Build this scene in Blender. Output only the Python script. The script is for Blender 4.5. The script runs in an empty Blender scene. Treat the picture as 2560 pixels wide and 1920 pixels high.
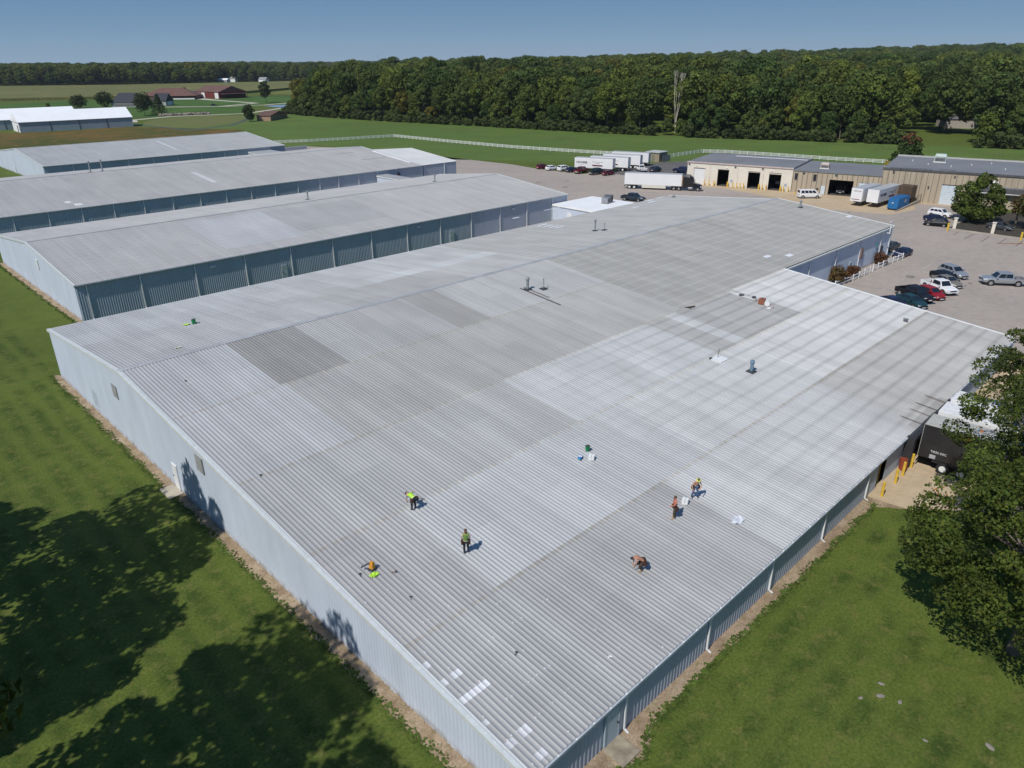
import bpy, math, random
import numpy as np
from mathutils import Vector, Matrix
random.seed(7); rng = np.random.default_rng(7)
SC = bpy.context.scene; COL = SC.collection
# ------------------------------------------------------------ camera
CAM = np.array([-16.01, -15.52, 31.67]); FPX = 1823.275
PITCH, ROLL, YAW = math.radians(24.0326), math.radians(-.36233), math.radians(45.7293)
_d = np.array([math.cos(YAW)*math.cos(PITCH), math.sin(YAW)*math.cos(PITCH), -math.sin(PITCH)])
_r = np.array([math.sin(YAW), -math.cos(YAW), 0.]); _u = np.cross(_r, _d)
_r, _u = _r*math.cos(ROLL)+_u*math.sin(ROLL), -_r*math.sin(ROLL)+_u*math.cos(ROLL)
cd = bpy.data.cameras.new('camera'); cam = bpy.data.objects.new('camera', cd); COL.objects.link(cam)
cam.matrix_world = Matrix(((_r[0], _u[0], -_d[0], CAM[0]), (_r[1], _u[1], -_d[1], CAM[1]), (_r[2], _u[2], -_d[2], CAM[2]), (0, 0, 0, 1)))
cd.sensor_width = 36; cd.lens = FPX/2560*36; cd.clip_start = .5; cd.clip_end = 20000
SC.camera = cam
# ------------------------------------------------------------ light
SUN = Vector((-.63, -.095, .77)).normalized()
w = bpy.data.worlds.new('World'); SC.world = w; w.use_nodes = True
nt = w.node_tree; bg = nt.nodes['Background']
sky = nt.nodes.new('ShaderNodeTexSky'); sky.sky_type = 'NISHITA'; sky.sun_disc = False
sky.sun_elevation = math.asin(SUN.z); sky.sun_rotation = math.atan2(SUN.x, SUN.y)
sky.air_density = 1.0; sky.dust_density = .15; sky.ozone_density = 2.2; sky.altitude = 300
# deep clear blue: the Nishita sky graded towards the blue the photograph records, paler at the horizon
gx = nt.nodes.new('ShaderNodeNewGeometry'); sz = nt.nodes.new('ShaderNodeSeparateXYZ'); nt.links.new(gx.outputs['Incoming'], sz.inputs[0])
ng_ = nt.nodes.new('ShaderNodeMath'); ng_.operation = 'MULTIPLY'; ng_.inputs[1].default_value = -1; nt.links.new(sz.outputs[2], ng_.inputs[0])
rp_ = nt.nodes.new('ShaderNodeValToRGB'); nt.links.new(ng_.outputs[0], rp_.inputs[0]); el = rp_.color_ramp.elements
SKS = .07
for i_, (p_, c_) in enumerate(((0., (.25, .385, .52)), (.035, (.165, .30, .47)), (.085, (.108, .225, .41)), (.3, (.085, .19, .39)), (1., (.06, .14, .33)))):
    e_ = el[i_] if i_ < 2 else el.new(p_); e_.position = p_; e_.color = (*[v_ for v_ in c_], 1)
sc_ = nt.nodes.new('ShaderNodeVectorMath'); sc_.operation = 'SCALE'; sc_.inputs['Scale'].default_value = 1/SKS; nt.links.new(rp_.outputs[0], sc_.inputs[0])
mx_ = nt.nodes.new('ShaderNodeMix'); mx_.data_type = 'RGBA'; mx_.inputs[0].default_value = .93; nt.links.new(sky.outputs[0], mx_.inputs[6]); nt.links.new(sc_.outputs[0], mx_.inputs[7])
nt.links.new(mx_.outputs[2], bg.inputs[0]); bg.inputs[1].default_value = SKS
sl = bpy.data.lights.new('sun', 'SUN'); sl.energy = 3.7; sl.angle = math.radians(.55); sl.color = (1, .965, .91)
so = bpy.data.objects.new('sun', sl); COL.objects.link(so); so.rotation_euler = SUN.to_track_quat('Z', 'Y').to_euler()
SC.view_settings.view_transform = 'Standard'; SC.view_settings.look = 'None'
SC.view_settings.exposure = 0; SC.view_settings.gamma = 1
SC.cycles.max_bounces = 6; SC.cycles.diffuse_bounces = 2; SC.cycles.glossy_bounces = 2; SC.cycles.transmission_bounces = 2; SC.cycles.transparent_max_bounces = 4

# ------------------------------------------------------------ pixel rays of the photograph (2560 px wide) -> points of the place
def ray(x, y): return _d+_r*(x-1280)/FPX+_u*(960-y)/FPX
def at(x, y, z=0.):
    v = ray(x, y); return CAM+v*(z-CAM[2])/v[2]
def zoomf(ox, oy, wd):
    k = wd/2212.
    return lambda x, y: (ox+x*k, oy+y*k)
Z1 = zoomf(0, 100, 640); Z2 = zoomf(640, 100, 640); Z3 = zoomf(1280, 100, 640); Z4 = zoomf(1920, 100, 640); F_ = zoomf(0, 0, 2560)
def g(q, z=0.):
    p = at(q[0], q[1], z); return (float(p[0]), float(p[1]))
RS = (7.47-2.75)/49.28; RF = (7.47-5.5)/(71.88-49.28)
def zroof(x, y): return 2.75+RS*y if y < 49.28 else 7.47-RF*(y-49.28)
def top_z(P, py):      # height of the point above P that shows at pixel row py
    a = P[0]-CAM[0]; b = P[1]-CAM[1]; best = None
    for i in range(0, 1600):
        h = i*.025; v = np.array([a, b, h-CAM[2]]); yy = 960-FPX*(v@_u)/(v@_d)
        if best is None or abs(yy-py) < best[0]: best = (abs(yy-py), h)
    return best[1]

# ------------------------------------------------------------ materials
MATS = {}
def mat(name, col, rough=.6, metal=0., var=.12, scale=2., col2=None, attr=False, stretch=None, bump=0., spec=.5, trans=0., rnd=None, tex=None):
    if name in MATS: return MATS[name]
    m = bpy.data.materials.new(name); m.use_nodes = True; t = m.node_tree; N = t.nodes; Lk = t.links
    b = N['Principled BSDF']; b.inputs['Roughness'].default_value = rough; b.inputs['Metallic'].default_value = metal
    b.inputs['Specular IOR Level'].default_value = spec
    tc = N.new('ShaderNodeTexCoord'); mp = N.new('ShaderNodeMapping'); Lk.new(tc.outputs['Object'], mp.inputs[0])
    if stretch: mp.inputs['Scale'].default_value = stretch
    nz = N.new('ShaderNodeTexNoise'); nz.inputs['Scale'].default_value = scale; nz.inputs['Detail'].default_value = 5; nz.inputs['Roughness'].default_value = .6
    Lk.new(mp.outputs[0], nz.inputs['Vector'])
    c2 = col2 or [c*(1-2*var) for c in col]
    mx = N.new('ShaderNodeMix'); mx.data_type = 'RGBA'
    mx.inputs[6].default_value = (*[min(1, c*(1+var)) if not col2 else c for c in col], 1); mx.inputs[7].default_value = (*c2, 1)
    rp = N.new('ShaderNodeMapRange'); rp.inputs[1].default_value = .3; rp.inputs[2].default_value = .7
    Lk.new(nz.outputs[0], rp.inputs[0]); Lk.new(rp.outputs[0], mx.inputs[0])
    out = mx.outputs[2]
    if attr:
        at_ = N.new('ShaderNodeAttribute'); at_.attribute_name = 'tint'
        mu = N.new('ShaderNodeMix'); mu.data_type = 'RGBA'; mu.blend_type = 'MULTIPLY'; mu.inputs[0].default_value = 1
        Lk.new(out, mu.inputs[6]); Lk.new(at_.outputs[0], mu.inputs[7]); out = mu.outputs[2]
    if rnd:     # a colour of its own for every copy
        oi = N.new('ShaderNodeObjectInfo'); cr = N.new('ShaderNodeValToRGB'); Lk.new(oi.outputs['Random'], cr.inputs[0])
        el = cr.color_ramp.elements
        for i, (p, c) in enumerate(rnd):
            e = el[i] if i < 2 else el.new(p)
            e.position = p; e.color = (*c, 1)
        mu = N.new('ShaderNodeMix'); mu.data_type = 'RGBA'; mu.blend_type = 'MULTIPLY'; mu.inputs[0].default_value = 1
        Lk.new(out, mu.inputs[6]); Lk.new(cr.outputs[0], mu.inputs[7]); out = mu.outputs[2]
    Lk.new(out, b.inputs['Base Color'])
    if bump:
        bp = N.new('ShaderNodeBump'); bp.inputs['Strength'].default_value = bump; bp.inputs['Distance'].default_value = .1
        Lk.new(nz.outputs[0], bp.inputs['Height']); Lk.new(bp.outputs[0], b.inputs['Normal'])
    if trans:
        ts = N.new('ShaderNodeBsdfTranslucent'); ms = N.new('ShaderNodeMixShader'); ms.inputs[0].default_value = trans
        Lk.new(out, ts.inputs[0]); Lk.new(b.outputs[0], ms.inputs[1]); Lk.new(ts.outputs[0], ms.inputs[2])
        Lk.new(ms.outputs[0], N['Material Output'].inputs[0])
    MATS[name] = m
    return m

# ------------------------------------------------------------ objects
def tag(o, label=None, cat=None, group=None, kind=None):
    if label: o['label'] = label
    if cat: o['category'] = cat
    if group: o['group'] = group
    if kind: o['kind'] = kind
    return o
def root(name, loc, rz=0, label=None, cat=None, group=None):
    o = bpy.data.objects.new(name, None); COL.objects.link(o); o.location = loc; o.rotation_euler = (0, 0, rz)
    o.empty_display_size = .2
    return tag(o, label, cat, group)
def link(name, me, m, parent=None, smooth=False):
    if m is not None and not me.materials:
        for k in (m if isinstance(m, (list, tuple)) else [m]): me.materials.append(k)
    if smooth: me.polygons.foreach_set('use_smooth', [True]*len(me.polygons))
    o = bpy.data.objects.new(name, me); COL.objects.link(o)
    if parent is not None: o.parent = parent
    return o
def copy_tree(o, parent=None):
    c = o.copy(); COL.objects.link(c); c.parent = parent
    for ch in list(o.children): copy_tree(ch, c)
    return c
class MB:
    def __init__(s): s.v = []; s.f = []
    def poly(s, pts):
        n = len(s.v); s.v += [tuple(map(float, p)) for p in pts]; s.f.append(tuple(range(n, n+len(pts)))); return s
    def hexa(s, p):     # 8 points: bottom loop 0-3, top loop 4-7
        n = len(s.v); s.v += [tuple(map(float, q)) for q in p]
        for f in ((3, 2, 1, 0), (4, 5, 6, 7), (0, 1, 5, 4), (1, 2, 6, 5), (2, 3, 7, 6), (3, 0, 4, 7)): s.f.append(tuple(n+i for i in f))
        return s
    def box(s, x0, x1, y0, y1, z0, z1):
        return s.hexa([(x0, y0, z0), (x1, y0, z0), (x1, y1, z0), (x0, y1, z0), (x0, y0, z1), (x1, y0, z1), (x1, y1, z1), (x0, y1, z1)])
    def bar(s, a, b, wd, ht, up=(0, 0, 1)):
        a = Vector(a); b = Vector(b); t = (b-a).normalized(); sd = t.cross(Vector(up))
        if sd.length < 1e-4: sd = t.cross(Vector((1, 0, 0)))
        sd.normalize(); uu = sd.cross(t).normalized()
        q = []
        for P in (a, b): q.append([P-sd*wd/2-uu*ht/2, P+sd*wd/2-uu*ht/2, P+sd*wd/2+uu*ht/2, P-sd*wd/2+uu*ht/2])
        return s.hexa(q[0]+q[1])
    def tube(s, a, b, r0, r1=None, n=8, cap=True):
        r1 = r0 if r1 is None else r1
        a = Vector(a); b = Vector(b); t = (b-a).normalized(); sd = t.orthogonal().normalized(); uu = t.cross(sd); k = len(s.v)
        for P, r in ((a, r0), (b, r1)):
            for i in range(n):
                th = 2*math.pi*i/n; s.v.append(tuple(P+sd*math.cos(th)*r+uu*math.sin(th)*r))
        for i in range(n): s.f.append((k+i, k+(i+1) % n, k+n+(i+1) % n, k+n+i))
        if cap: s.f.append(tuple(k+i for i in range(n-1, -1, -1))); s.f.append(tuple(k+n+i for i in range(n)))
        return s
    def ball(s, c, r, nu=8, nv=5, sq=(1, 1, 1)):
        k = len(s.v); s.v.append((c[0], c[1], c[2]-r*sq[2]))
        for j in range(1, nv):
            ph = -math.pi/2+math.pi*j/nv
            for i in range(nu):
                th = 2*math.pi*i/nu; s.v.append((c[0]+r*sq[0]*math.cos(ph)*math.cos(th), c[1]+r*sq[1]*math.cos(ph)*math.sin(th), c[2]+r*sq[2]*math.sin(ph)))
        s.v.append((c[0], c[1], c[2]+r*sq[2])); e = len(s.v)-1
        for i in range(nu):
            s.f.append((k, k+1+(i+1) % nu, k+1+i)); s.f.append((e, e-nu+i, e-nu+(i+1) % nu))
            for j in range(nv-2):
                a = k+1+j*nu; s.f.append((a+i, a+(i+1) % nu, a+nu+(i+1) % nu, a+nu+i))
        return s
    def loft(s, rings, cap=True):
        k = len(s.v); n = len(rings[0])
        for r_ in rings: s.v += [tuple(map(float, p)) for p in r_]
        for j in range(len(rings)-1):
            for i in range(n): s.f.append((k+j*n+i, k+j*n+(i+1) % n, k+(j+1)*n+(i+1) % n, k+(j+1)*n+i))
        if cap: s.f.append(tuple(k+i for i in range(n-1, -1, -1))); s.f.append(tuple(k+(len(rings)-1)*n+i for i in range(n)))
        return s
    def each(s, name, m, parent=None):      # one object for every box
        for k in range(len(s.v)//8):
            a = MB(); a.hexa(s.v[8*k:8*k+8]); a.build(name, m, parent)
    def build(s, name, m, parent=None, smooth=False):
        me = bpy.data.meshes.new(name); me.from_pydata(s.v, [], s.f); me.validate()
        return link(name, me, m, parent, smooth)
def npmesh(name, V, Fq, cols=None):
    me = bpy.data.meshes.new(name); V = np.asarray(V, dtype=np.float32); Fq = np.asarray(Fq, dtype=np.int32)
    me.vertices.add(len(V)); me.vertices.foreach_set('co', V.ravel()); k = Fq.shape[1]
    me.loops.add(Fq.size); me.loops.foreach_set('vertex_index', Fq.ravel())
    me.polygons.add(len(Fq)); me.polygons.foreach_set('loop_start', np.arange(0, Fq.size, k, dtype=np.int32))
    me.polygons.foreach_set('loop_total', np.full(len(Fq), k, dtype=np.int32))
    me.update(calc_edges=True)
    if cols is not None:
        a = me.color_attributes.new('tint', 'FLOAT_COLOR', 'CORNER'); c = np.ones((len(Fq), 4), dtype=np.float32); c[:, :3] = cols
        a.data.foreach_set('color', np.repeat(c, k, axis=0).ravel())
    return me
PROF_ROOF = [(0, 0), (.205, 0), (.236, .044), (.27, .044)]
PROF_WALL = [(0, 0), (.14, 0), (.17, .03), (.27, .03)]
def ribbed(name, u0, u1, vs, P, nrm, m, parent, prof=PROF_ROOF, color=None, pitch=.3048, hs=1.):
    us = []; hh = []
    u = u0
    while u < u1-1e-6:
        for du, h in prof:
            if u+du < u1: us.append(u+du); hh.append(h*hs)
        u += pitch
    us.append(u1); hh.append(0)
    us = np.array(us); hh = np.array(hh); nu = len(us); nv = len(vs); n = np.array(nrm, float)
    V = np.array([[P(a, b) for b in vs] for a in us], float)+hh[:, None, None]*n
    ii, jj = np.meshgrid(np.arange(nu-1), np.arange(nv-1), indexing='ij'); a = (ii*nv+jj).ravel()
    Fq = np.stack([a, a+nv, a+nv+1, a+1], 1)
    e1 = V[1, 0]-V[0, 0]; e2 = V[0, 1]-V[0, 0]
    if np.dot(np.cross(e1, e2), n) < 0: Fq = Fq[:, ::-1]
    cols = None
    if color:
        um = (us[:-1]+us[1:])/2; vm = [(vs[i]+vs[i+1])/2 for i in range(nv-1)]
        cols = np.array([[color(x, y, int((x-u0)/pitch)) for y in vm] for x in um]).reshape(-1, 3)
    me = npmesh(name, V.reshape(-1, 3), Fq, cols)
    return link(name, me, m, parent)
def wobble(pts, amp, step, closed=True, seed=0):
    r_ = random.Random(seed); out = []; n = len(pts); walk = 0.
    for i in range(n if closed else n-1):
        a = pts[i]; b = pts[(i+1) % n]; L = math.hypot(b[0]-a[0], b[1]-a[1]); k = max(1, int(L/step)); out.append(a)
        for j in range(1, k):
            t = j/k; nx, ny = -(b[1]-a[1])/L, (b[0]-a[0])/L; walk = .72*walk+r_.uniform(-.6, .6); o = amp*(walk+.35*r_.uniform(-1, 1))
            out.append((a[0]+(b[0]-a[0])*t+nx*o, a[1]+(b[1]-a[1])*t+ny*o))
    return out
def flat(name, pts, z, m, kind='structure'):
    me = bpy.data.meshes.new(name); me.from_pydata([(p[0], p[1], z) for p in pts], [], [tuple(range(len(pts)))])
    me.update()
    if me.polygons[0].normal.z < 0: me.flip_normals()
    o = link(name, me, m); o['kind'] = kind; return o
def ribbon(name, pts, wd, z, m, kind='structure'):
    mb = MB(); L = []; Rr = []
    for i, p in enumerate(pts):
        a = pts[max(0, i-1)]; b = pts[min(len(pts)-1, i+1)]; t = Vector((b[0]-a[0], b[1]-a[1])).normalized(); h = wd/2 if not isinstance(wd, (list, tuple)) else wd[i]/2
        L.append((p[0]-t.y*h, p[1]+t.x*h, z)); Rr.append((p[0]+t.y*h, p[1]-t.x*h, z))
    for i in range(len(pts)-1): mb.poly([Rr[i], Rr[i+1], L[i+1], L[i]])
    o = mb.build(name, m); o['kind'] = kind; return o
def text(name, s, size, M_, m, parent, ext=.004, bold=.0):
    cu = bpy.data.curves.new(name, 'FONT'); cu.body = s; cu.size = size; cu.extrude = ext; cu.offset = bold; cu.resolution_u = 2
    o = bpy.data.objects.new(name, cu); COL.objects.link(o); me = bpy.data.meshes.new_from_object(o); bpy.data.objects.remove(o)
    t = link(name, me, m, parent); t.matrix_local = M_; return t
def frame(o, xdir, up=(0, 0, 1)):   # text frame: x along xdir, y up
    x = Vector(xdir).normalized(); y = Vector(up); z = x.cross(y); M_ = Matrix.Identity(4)
    for i in range(3): M_[i][0] = x[i]; M_[i][1] = y[i]; M_[i][2] = z[i]; M_[i][3] = o[i]
    return M_
# ------------------------------------------------------------ palette
white_metal = mat('white_metal', (.78, .79, .78), .5, var=.05)
white_paint = mat('white_paint', (.8, .8, .79), .45, var=.04)
blue_metal = mat('pale_blue_siding', (.50, .60, .68), .5, .0, var=.05, scale=.6)
trim = mat('pale_trim', (.62, .65, .64), .5, var=.05)
dark_metal = mat('dark_metal', (.05, .055, .06), .5)
black_rubber = mat('black_rubber', (.018, .018, .02), .8, var=.05)
rim_metal = mat('rim_metal', (.5, .5, .5), .3, .7, var=.05)
glass = mat('dark_glass', (.012, .016, .022), .08, var=.05, spec=.8)
yellow_paint = mat('yellow_paint', (.72, .47, .05), .6)
galv = mat('roof_steel', (1., 1., 1.), .55, .06, var=.06, scale=.35, attr=True, stretch=(1, .25, 1), spec=.35)
concrete = mat('concrete', (.42, .37, .29), .85, var=.12, scale=.5)
# ============================================================ ground
def hill(b, d):      # b: bearing right of the view (deg), d: distance
    if d < 420: return 0.
    r = 0.
    if b > 1.5:
        k = min(1, (d-420)/2300.); r = (8+(min(b, 75)-6)*1.22)*k*k*(3-2*k) if b > 6 else (b-1.5)/4.5*8*k*k*(3-2*k)
    if d > 1500: r += min(1, (d-1500)/1200)*(2.5*math.sin(b*.45+d*.0011)+1.8*math.sin(b*1.3-d*.002))
    return max(r, -2)
def bearing(x, y):
    dx, dy = x-CAM[0], y-CAM[1]; return math.degrees(YAW-math.atan2(dy, dx)), math.hypot(dx, dy)
def gz(x, y):
    b, d = bearing(x, y)
    if b < -180: b += 360
    if b > 180: b -= 360
    return hill(b, d)
def grass_mat(name, c1, c2, c3, c4, stripes=0., big=.02, mid=.25, fine=6., sdir=(1, 0), amp=1.):
    m = bpy.data.materials.new(name); m.use_nodes = True; t = m.node_tree; N = t.nodes; Lk = t.links; b = N['Principled BSDF']
    b.inputs['Roughness'].default_value = .9; b.inputs['Specular IOR Level'].default_value = .15
    ge = N.new('ShaderNodeNewGeometry')
    def noise(sc, det=4, rough=.6, vec=None):
        n = N.new('ShaderNodeTexNoise'); n.inputs['Scale'].default_value = sc; n.inputs['Detail'].default_value = det; n.inputs['Roughness'].default_value = rough
        Lk.new(vec if vec else ge.outputs['Position'], n.inputs['Vector']); return n.outputs[0]
    def rng_(v, a, c_, o0=0, o1=1):
        r = N.new('ShaderNodeMapRange'); r.inputs[1].default_value = a; r.inputs[2].default_value = c_; r.inputs[3].default_value = o0; r.inputs[4].default_value = o1; Lk.new(v, r.inputs[0]); return r.outputs[0]
    def mix(f, a, c_):
        x = N.new('ShaderNodeMix'); x.data_type = 'RGBA'
        if isinstance(f, float): x.inputs[0].default_value = f
        else: Lk.new(f, x.inputs[0])
        for i, q in ((6, a), (7, c_)):
            if isinstance(q, tuple): x.inputs[i].default_value = (*q, 1)
            else: Lk.new(q, x.inputs[i])
        return x.outputs[2]
    a = mix(rng_(noise(big, 3), .38, .62), c1, c2)
    a = mix(rng_(noise(mid, 5, .7), .44, .66), a, c3)
    a = mix(rng_(noise(mid*3.3, 5, .7), .50, .68, 0, .8), a, c4)
    if stripes:
        sx = N.new('ShaderNodeSeparateXYZ'); Lk.new(ge.outputs['Position'], sx.inputs[0])
        mna = N.new('ShaderNodeMath'); mna.operation = 'MINIMUM'; mna.inputs[1].default_value = 0. if name == 'lawn_grass' else 1e9; Lk.new(sx.outputs[0], mna.inputs[0]); mnb = N.new('ShaderNodeMath'); mnb.operation = 'MINIMUM'; mnb.inputs[1].default_value = 0. if name == 'lawn_grass' else 1e9; Lk.new(sx.outputs[1], mnb.inputs[0])
        mu = N.new('ShaderNodeMath'); mu.operation = 'MULTIPLY'; mu.inputs[1].default_value = sdir[0]*4.2; Lk.new(mna.outputs[0], mu.inputs[0])
        mv = N.new('ShaderNodeMath'); mv.operation = 'MULTIPLY_ADD'; mv.inputs[1].default_value = sdir[1]*4.2; Lk.new(mnb.outputs[0], mv.inputs[0]); Lk.new(mu.outputs[0], mv.inputs[2])
        ad = N.new('ShaderNodeMath'); ad.operation = 'MULTIPLY_ADD'; ad.inputs[1].default_value = 2.2; Lk.new(noise(.12), ad.inputs[0]); Lk.new(mv.outputs[0], ad.inputs[2])
        si = N.new('ShaderNodeMath'); si.operation = 'SINE'; Lk.new(ad.outputs[0], si.inputs[0])
        a = mix(rng_(si.outputs[0], -.6, 1, 0, stripes), a, c2)
    v = rng_(noise(fine, 3, .7), .25, .8, 1-.45*amp, 1+.5*amp)
    vm = N.new('ShaderNodeVectorMath'); vm.operation = 'SCALE'; Lk.new(a, vm.inputs[0]); Lk.new(v, vm.inputs['Scale'])
    Lk.new(vm.outputs[0], b.inputs['Base Color'])
    bp = N.new('ShaderNodeBump'); bp.inputs['Strength'].default_value = .5; bp.inputs['Distance'].default_value = .08
    Lk.new(noise(fine*1.5, 3, .7), bp.inputs['Height']); Lk.new(bp.outputs[0], b.inputs['Normal'])
    return m
lawn = grass_mat('lawn_grass', (.064, .094, .017), (.105, .140, .025), (.042, .070, .012), (.155, .150, .042), stripes=.65, big=.05, mid=.32, sdir=(.8, .8))
verts = []; faces = []
radii = [0.]+[12*1.115**i for i in range(64)]; nb = 120
verts.append((CAM[0], CAM[1], 0))
for R_ in radii[1:]:
    for i in range(nb):
        th = 2*math.pi*i/nb; x = CAM[0]+R_*math.cos(th); y = CAM[1]+R_*math.sin(th); verts.append((x, y, gz(x, y)))
for i in range(nb): faces.append((0, 1+i, 1+(i+1) % nb))
for j in range(len(radii)-2):
    for i in range(nb):
        a = 1+j*nb+i; b_ = 1+j*nb+(i+1) % nb; faces.append((a, a+nb, b_+nb, b_))
me = bpy.data.meshes.new('ground'); me.from_pydata(verts, [], faces); me.update()
go = link('ground', me, lawn, smooth=True); go['kind'] = 'structure'

m_far = grass_mat('meadow_grass', (.085, .145, .030), (.115, .175, .036), (.085, .125, .032), (.13, .145, .045), stripes=.35, big=.012, mid=.05, fine=1.5, sdir=(.2, .12))
flat('grass_field', wobble([(131, 425), (235, 449), (235, 398), (238, 366), (248, 305), (256.5, 263), (265, 210), (274, 172), (288, 141), (297, 114), (312, 78), (318, 54), (322, 10), (300, -60), (206, -60), (206, 102), (150, 190), (145, 262), (112, 270), (112, 330)], 1.2, 9), .004, m_far)
m_soy = grass_mat('weedy_field', (.075, .085, .017), (.17, .10, .03), (.06, .08, .018), (.22, .12, .035), big=.022, mid=.06, fine=1.2)
flat('weed_field', wobble([(-300, 272), (110, 285), (125, 310), (150, 345), (158, 352), (131, 405), (128, 416), (77, 419), (60, 440), (-300, 470)], 1, 8, seed=2), .008, m_soy)
m_mown = grass_mat('mown_field', (.13, .155, .045), (.16, .16, .06), (.12, .15, .04), (.15, .16, .05), stripes=.5, big=.03, mid=.1, fine=1., sdir=(.1, .1))
flat('mown_field', wobble([(146, 452), (132, 420), (134, 404), (146, 381), (187, 411), (206, 452), (188, 470), (165, 470)], 1, 8, seed=3), .008, m_mown)
m_mid = grass_mat('house_lawn', (.06, .12, .022), (.08, .15, .03), (.05, .10, .02), (.10, .14, .03), big=.02, mid=.05, fine=.8)
flat('house_lawn', [(60, 470), (140, 480), (215, 470), (250, 540), (300, 565), (480, 800), (340, 690), (215, 760), (60, 700), (-250, 760), (-250, 470)], .006, m_mid)
# corn beyond the houses
m_corn = grass_mat('corn_leaves', (.13, .14, .045), (.18, .17, .06), (.11, .13, .04), (.20, .18, .07), stripes=.3, big=.006, mid=.02, fine=.5, sdir=(.05, .1))
def slab(name, pts, h, m):
    n = len(pts); me = bpy.data.meshes.new(name)
    me.from_pydata([(p[0], p[1], 0) for p in pts]+[(p[0], p[1], h) for p in pts], [], [tuple(range(n, 2*n))]+[(i, (i+1) % n, n+(i+1) % n, n+i) for i in range(n)]); me.update()
    return link(name, me, m)
c_ = slab('corn_field', wobble([(-500, 900), (143, 793), (221, 762), (252, 745), (345, 760), (430, 815), (600, 1000), (606, 1096), (545, 1102), (358, 1139), (232, 1228), (-420, 1700)], 3, 20, seed=5), 2.3, m_corn)
tag(c_, 'ripening corn field stretching behind the farm houses', 'corn field', kind='stuff')
m_corn2 = grass_mat('bean_leaves', (.12, .15, .03), (.16, .17, .04), (.10, .13, .03), (.17, .17, .05), big=.01, mid=.04, fine=.6)
c_ = slab('bean_field', [(348, 722), (395, 668), (470, 775), (428, 800)], .8, m_corn2); tag(c_, 'yellow green bean field beside the lone tree beyond the red barn', 'bean field', kind='stuff')

# paved areas
m_asph = grass_mat('worn_asphalt', (.37, .32, .275), (.41, .35, .30), (.34, .295, .255), (.38, .33, .29), big=.03, mid=.12, fine=.9, amp=.25)
m_dasph = grass_mat('dark_asphalt', (.13, .125, .12), (.17, .16, .15), (.11, .105, .10), (.15, .14, .13), big=.1, mid=.5, fine=4.)
flat('asphalt_lot', wobble([(98, -2), (77, -2), (77, 150), (113, 152), (113, 258), (139, 263), (150, 235), (155.7, 188), (157.4, 161.7), (155.7, 149.5), (156.5, 131), (162, 128), (165, 119), (163.5, 98), (167, 75), (176, 40), (176, 27), (148.6, 27), (148.6, -70), (46, -70), (41.2, -12), (47, -5), (60, -2)], .25, 3, seed=4), .004, m_asph)
flat('dark_asphalt_pad', wobble([(163, 118), (163.5, 126.5), (175, 128.5), (186, 131), (196, 129), (205, 124), (206, 100), (166, 99)], .3, 3, seed=8), .008, m_dasph)
m_apron = grass_mat('tan_concrete', (.50, .38, .24), (.53, .42, .28), (.46, .35, .23), (.50, .41, .30), big=.08, mid=.3, fine=1.5, amp=.25)
flat('concrete_apron', wobble([(160.5, 97), (162, 86), (158.5, 72), (152.2, 55), (154.3, 46.6), (155.7, 41.4), (165.6, 39.8), (174, 43), (175.2, 35), (178.5, 35), (172, 62), (168, 82), (164, 98)], .12, 3, seed=9), .010, m_apron)
flat('concrete_yard', wobble([(38.1, .1), (38.2, -1.4), (38.5, -3.1), (39.9, -4.6), (42, -7), (43, -12), (47, -12), (47.5, -2.2), (80, -2.2), (80, .1)], .1, 1.2, seed=11), .012, m_apron)
m_grav = grass_mat('gravel_strip', (.36, .265, .175), (.42, .325, .225), (.24, .17, .11), (.20, .17, .08), big=.3, mid=.7, fine=9., amp=.8)
def strip(name, pts_in, pts_out, seed):
    a = wobble(pts_out, .13, .16, closed=False, seed=seed)+[pts_out[-1]]; return flat(name, a+pts_in[::-1], .006, m_grav)
strip('gravel_border', [(-.05, .05), (39, .05)], [(-.95, -1.0), (3, -1.1), (6.6, -1.75), (8.3, -.85), (14, -.8), (22.3, -.95), (28.5, -.95), (37, -.95), (38.6, -3.)], 5)
strip('dirt_border', [(.05, 72.4), (.05, -.3)], [(-.5, 73.1), (-.8, 70), (-.9, 60), (-.85, 40), (-.95, 21), (-.9, 11), (-.9, 2), (-.95, -1.0)], 6)
strip('dirt_border', [(7.6, 134.4), (7.6, 90.4)], [(7.0, 134.6), (6.6, 120), (6.6, 100), (7.0, 90.1)], 7)
m_road = mat('pale_concrete', (.52, .47, .38), .85, var=.06, scale=.1)
ribbon('driveway', [(137, 448), (143, 466), (170, 479), (215, 469), (262, 505), (305, 566), (480, 760)], 5, .012, m_road)
ribbon('driveway', [(208, 586), (238, 560), (279, 583), (278, 650), (279, 700), (288, 712)], [7, 6, 6, 6, 12, 18], .014, m_road)
ribbon('driveway', [(236, 561), (270, 552), (305, 566)], 5, .010, m_road)
ribbon('road', [(300, 562), (420, 640), (700, 860)], 6, .016, m_road)
ribbon('gravel_drive', [(132, 430), (126, 437), (122, 426)], 6, .012, m_road)
m_path = mat('dark_path', (.065, .085, .06), .9, var=.1, scale=.05)
ribbon('field_path', [(132, 428), (136, 398), (138, 372), (165, 384), (184, 409), (205, 440), (215, 468)], [2.5, 3, 8, 4, 3, 3, 3], .014, m_path)
m_pond = mat('pond_water', (.25, .33, .45), .15, var=.05)
flat('pond', wobble([(265, 541), (292, 543), (300, 520), (270, 498), (262, 520)], 1, 4, seed=3), .02, m_pond)
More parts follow.
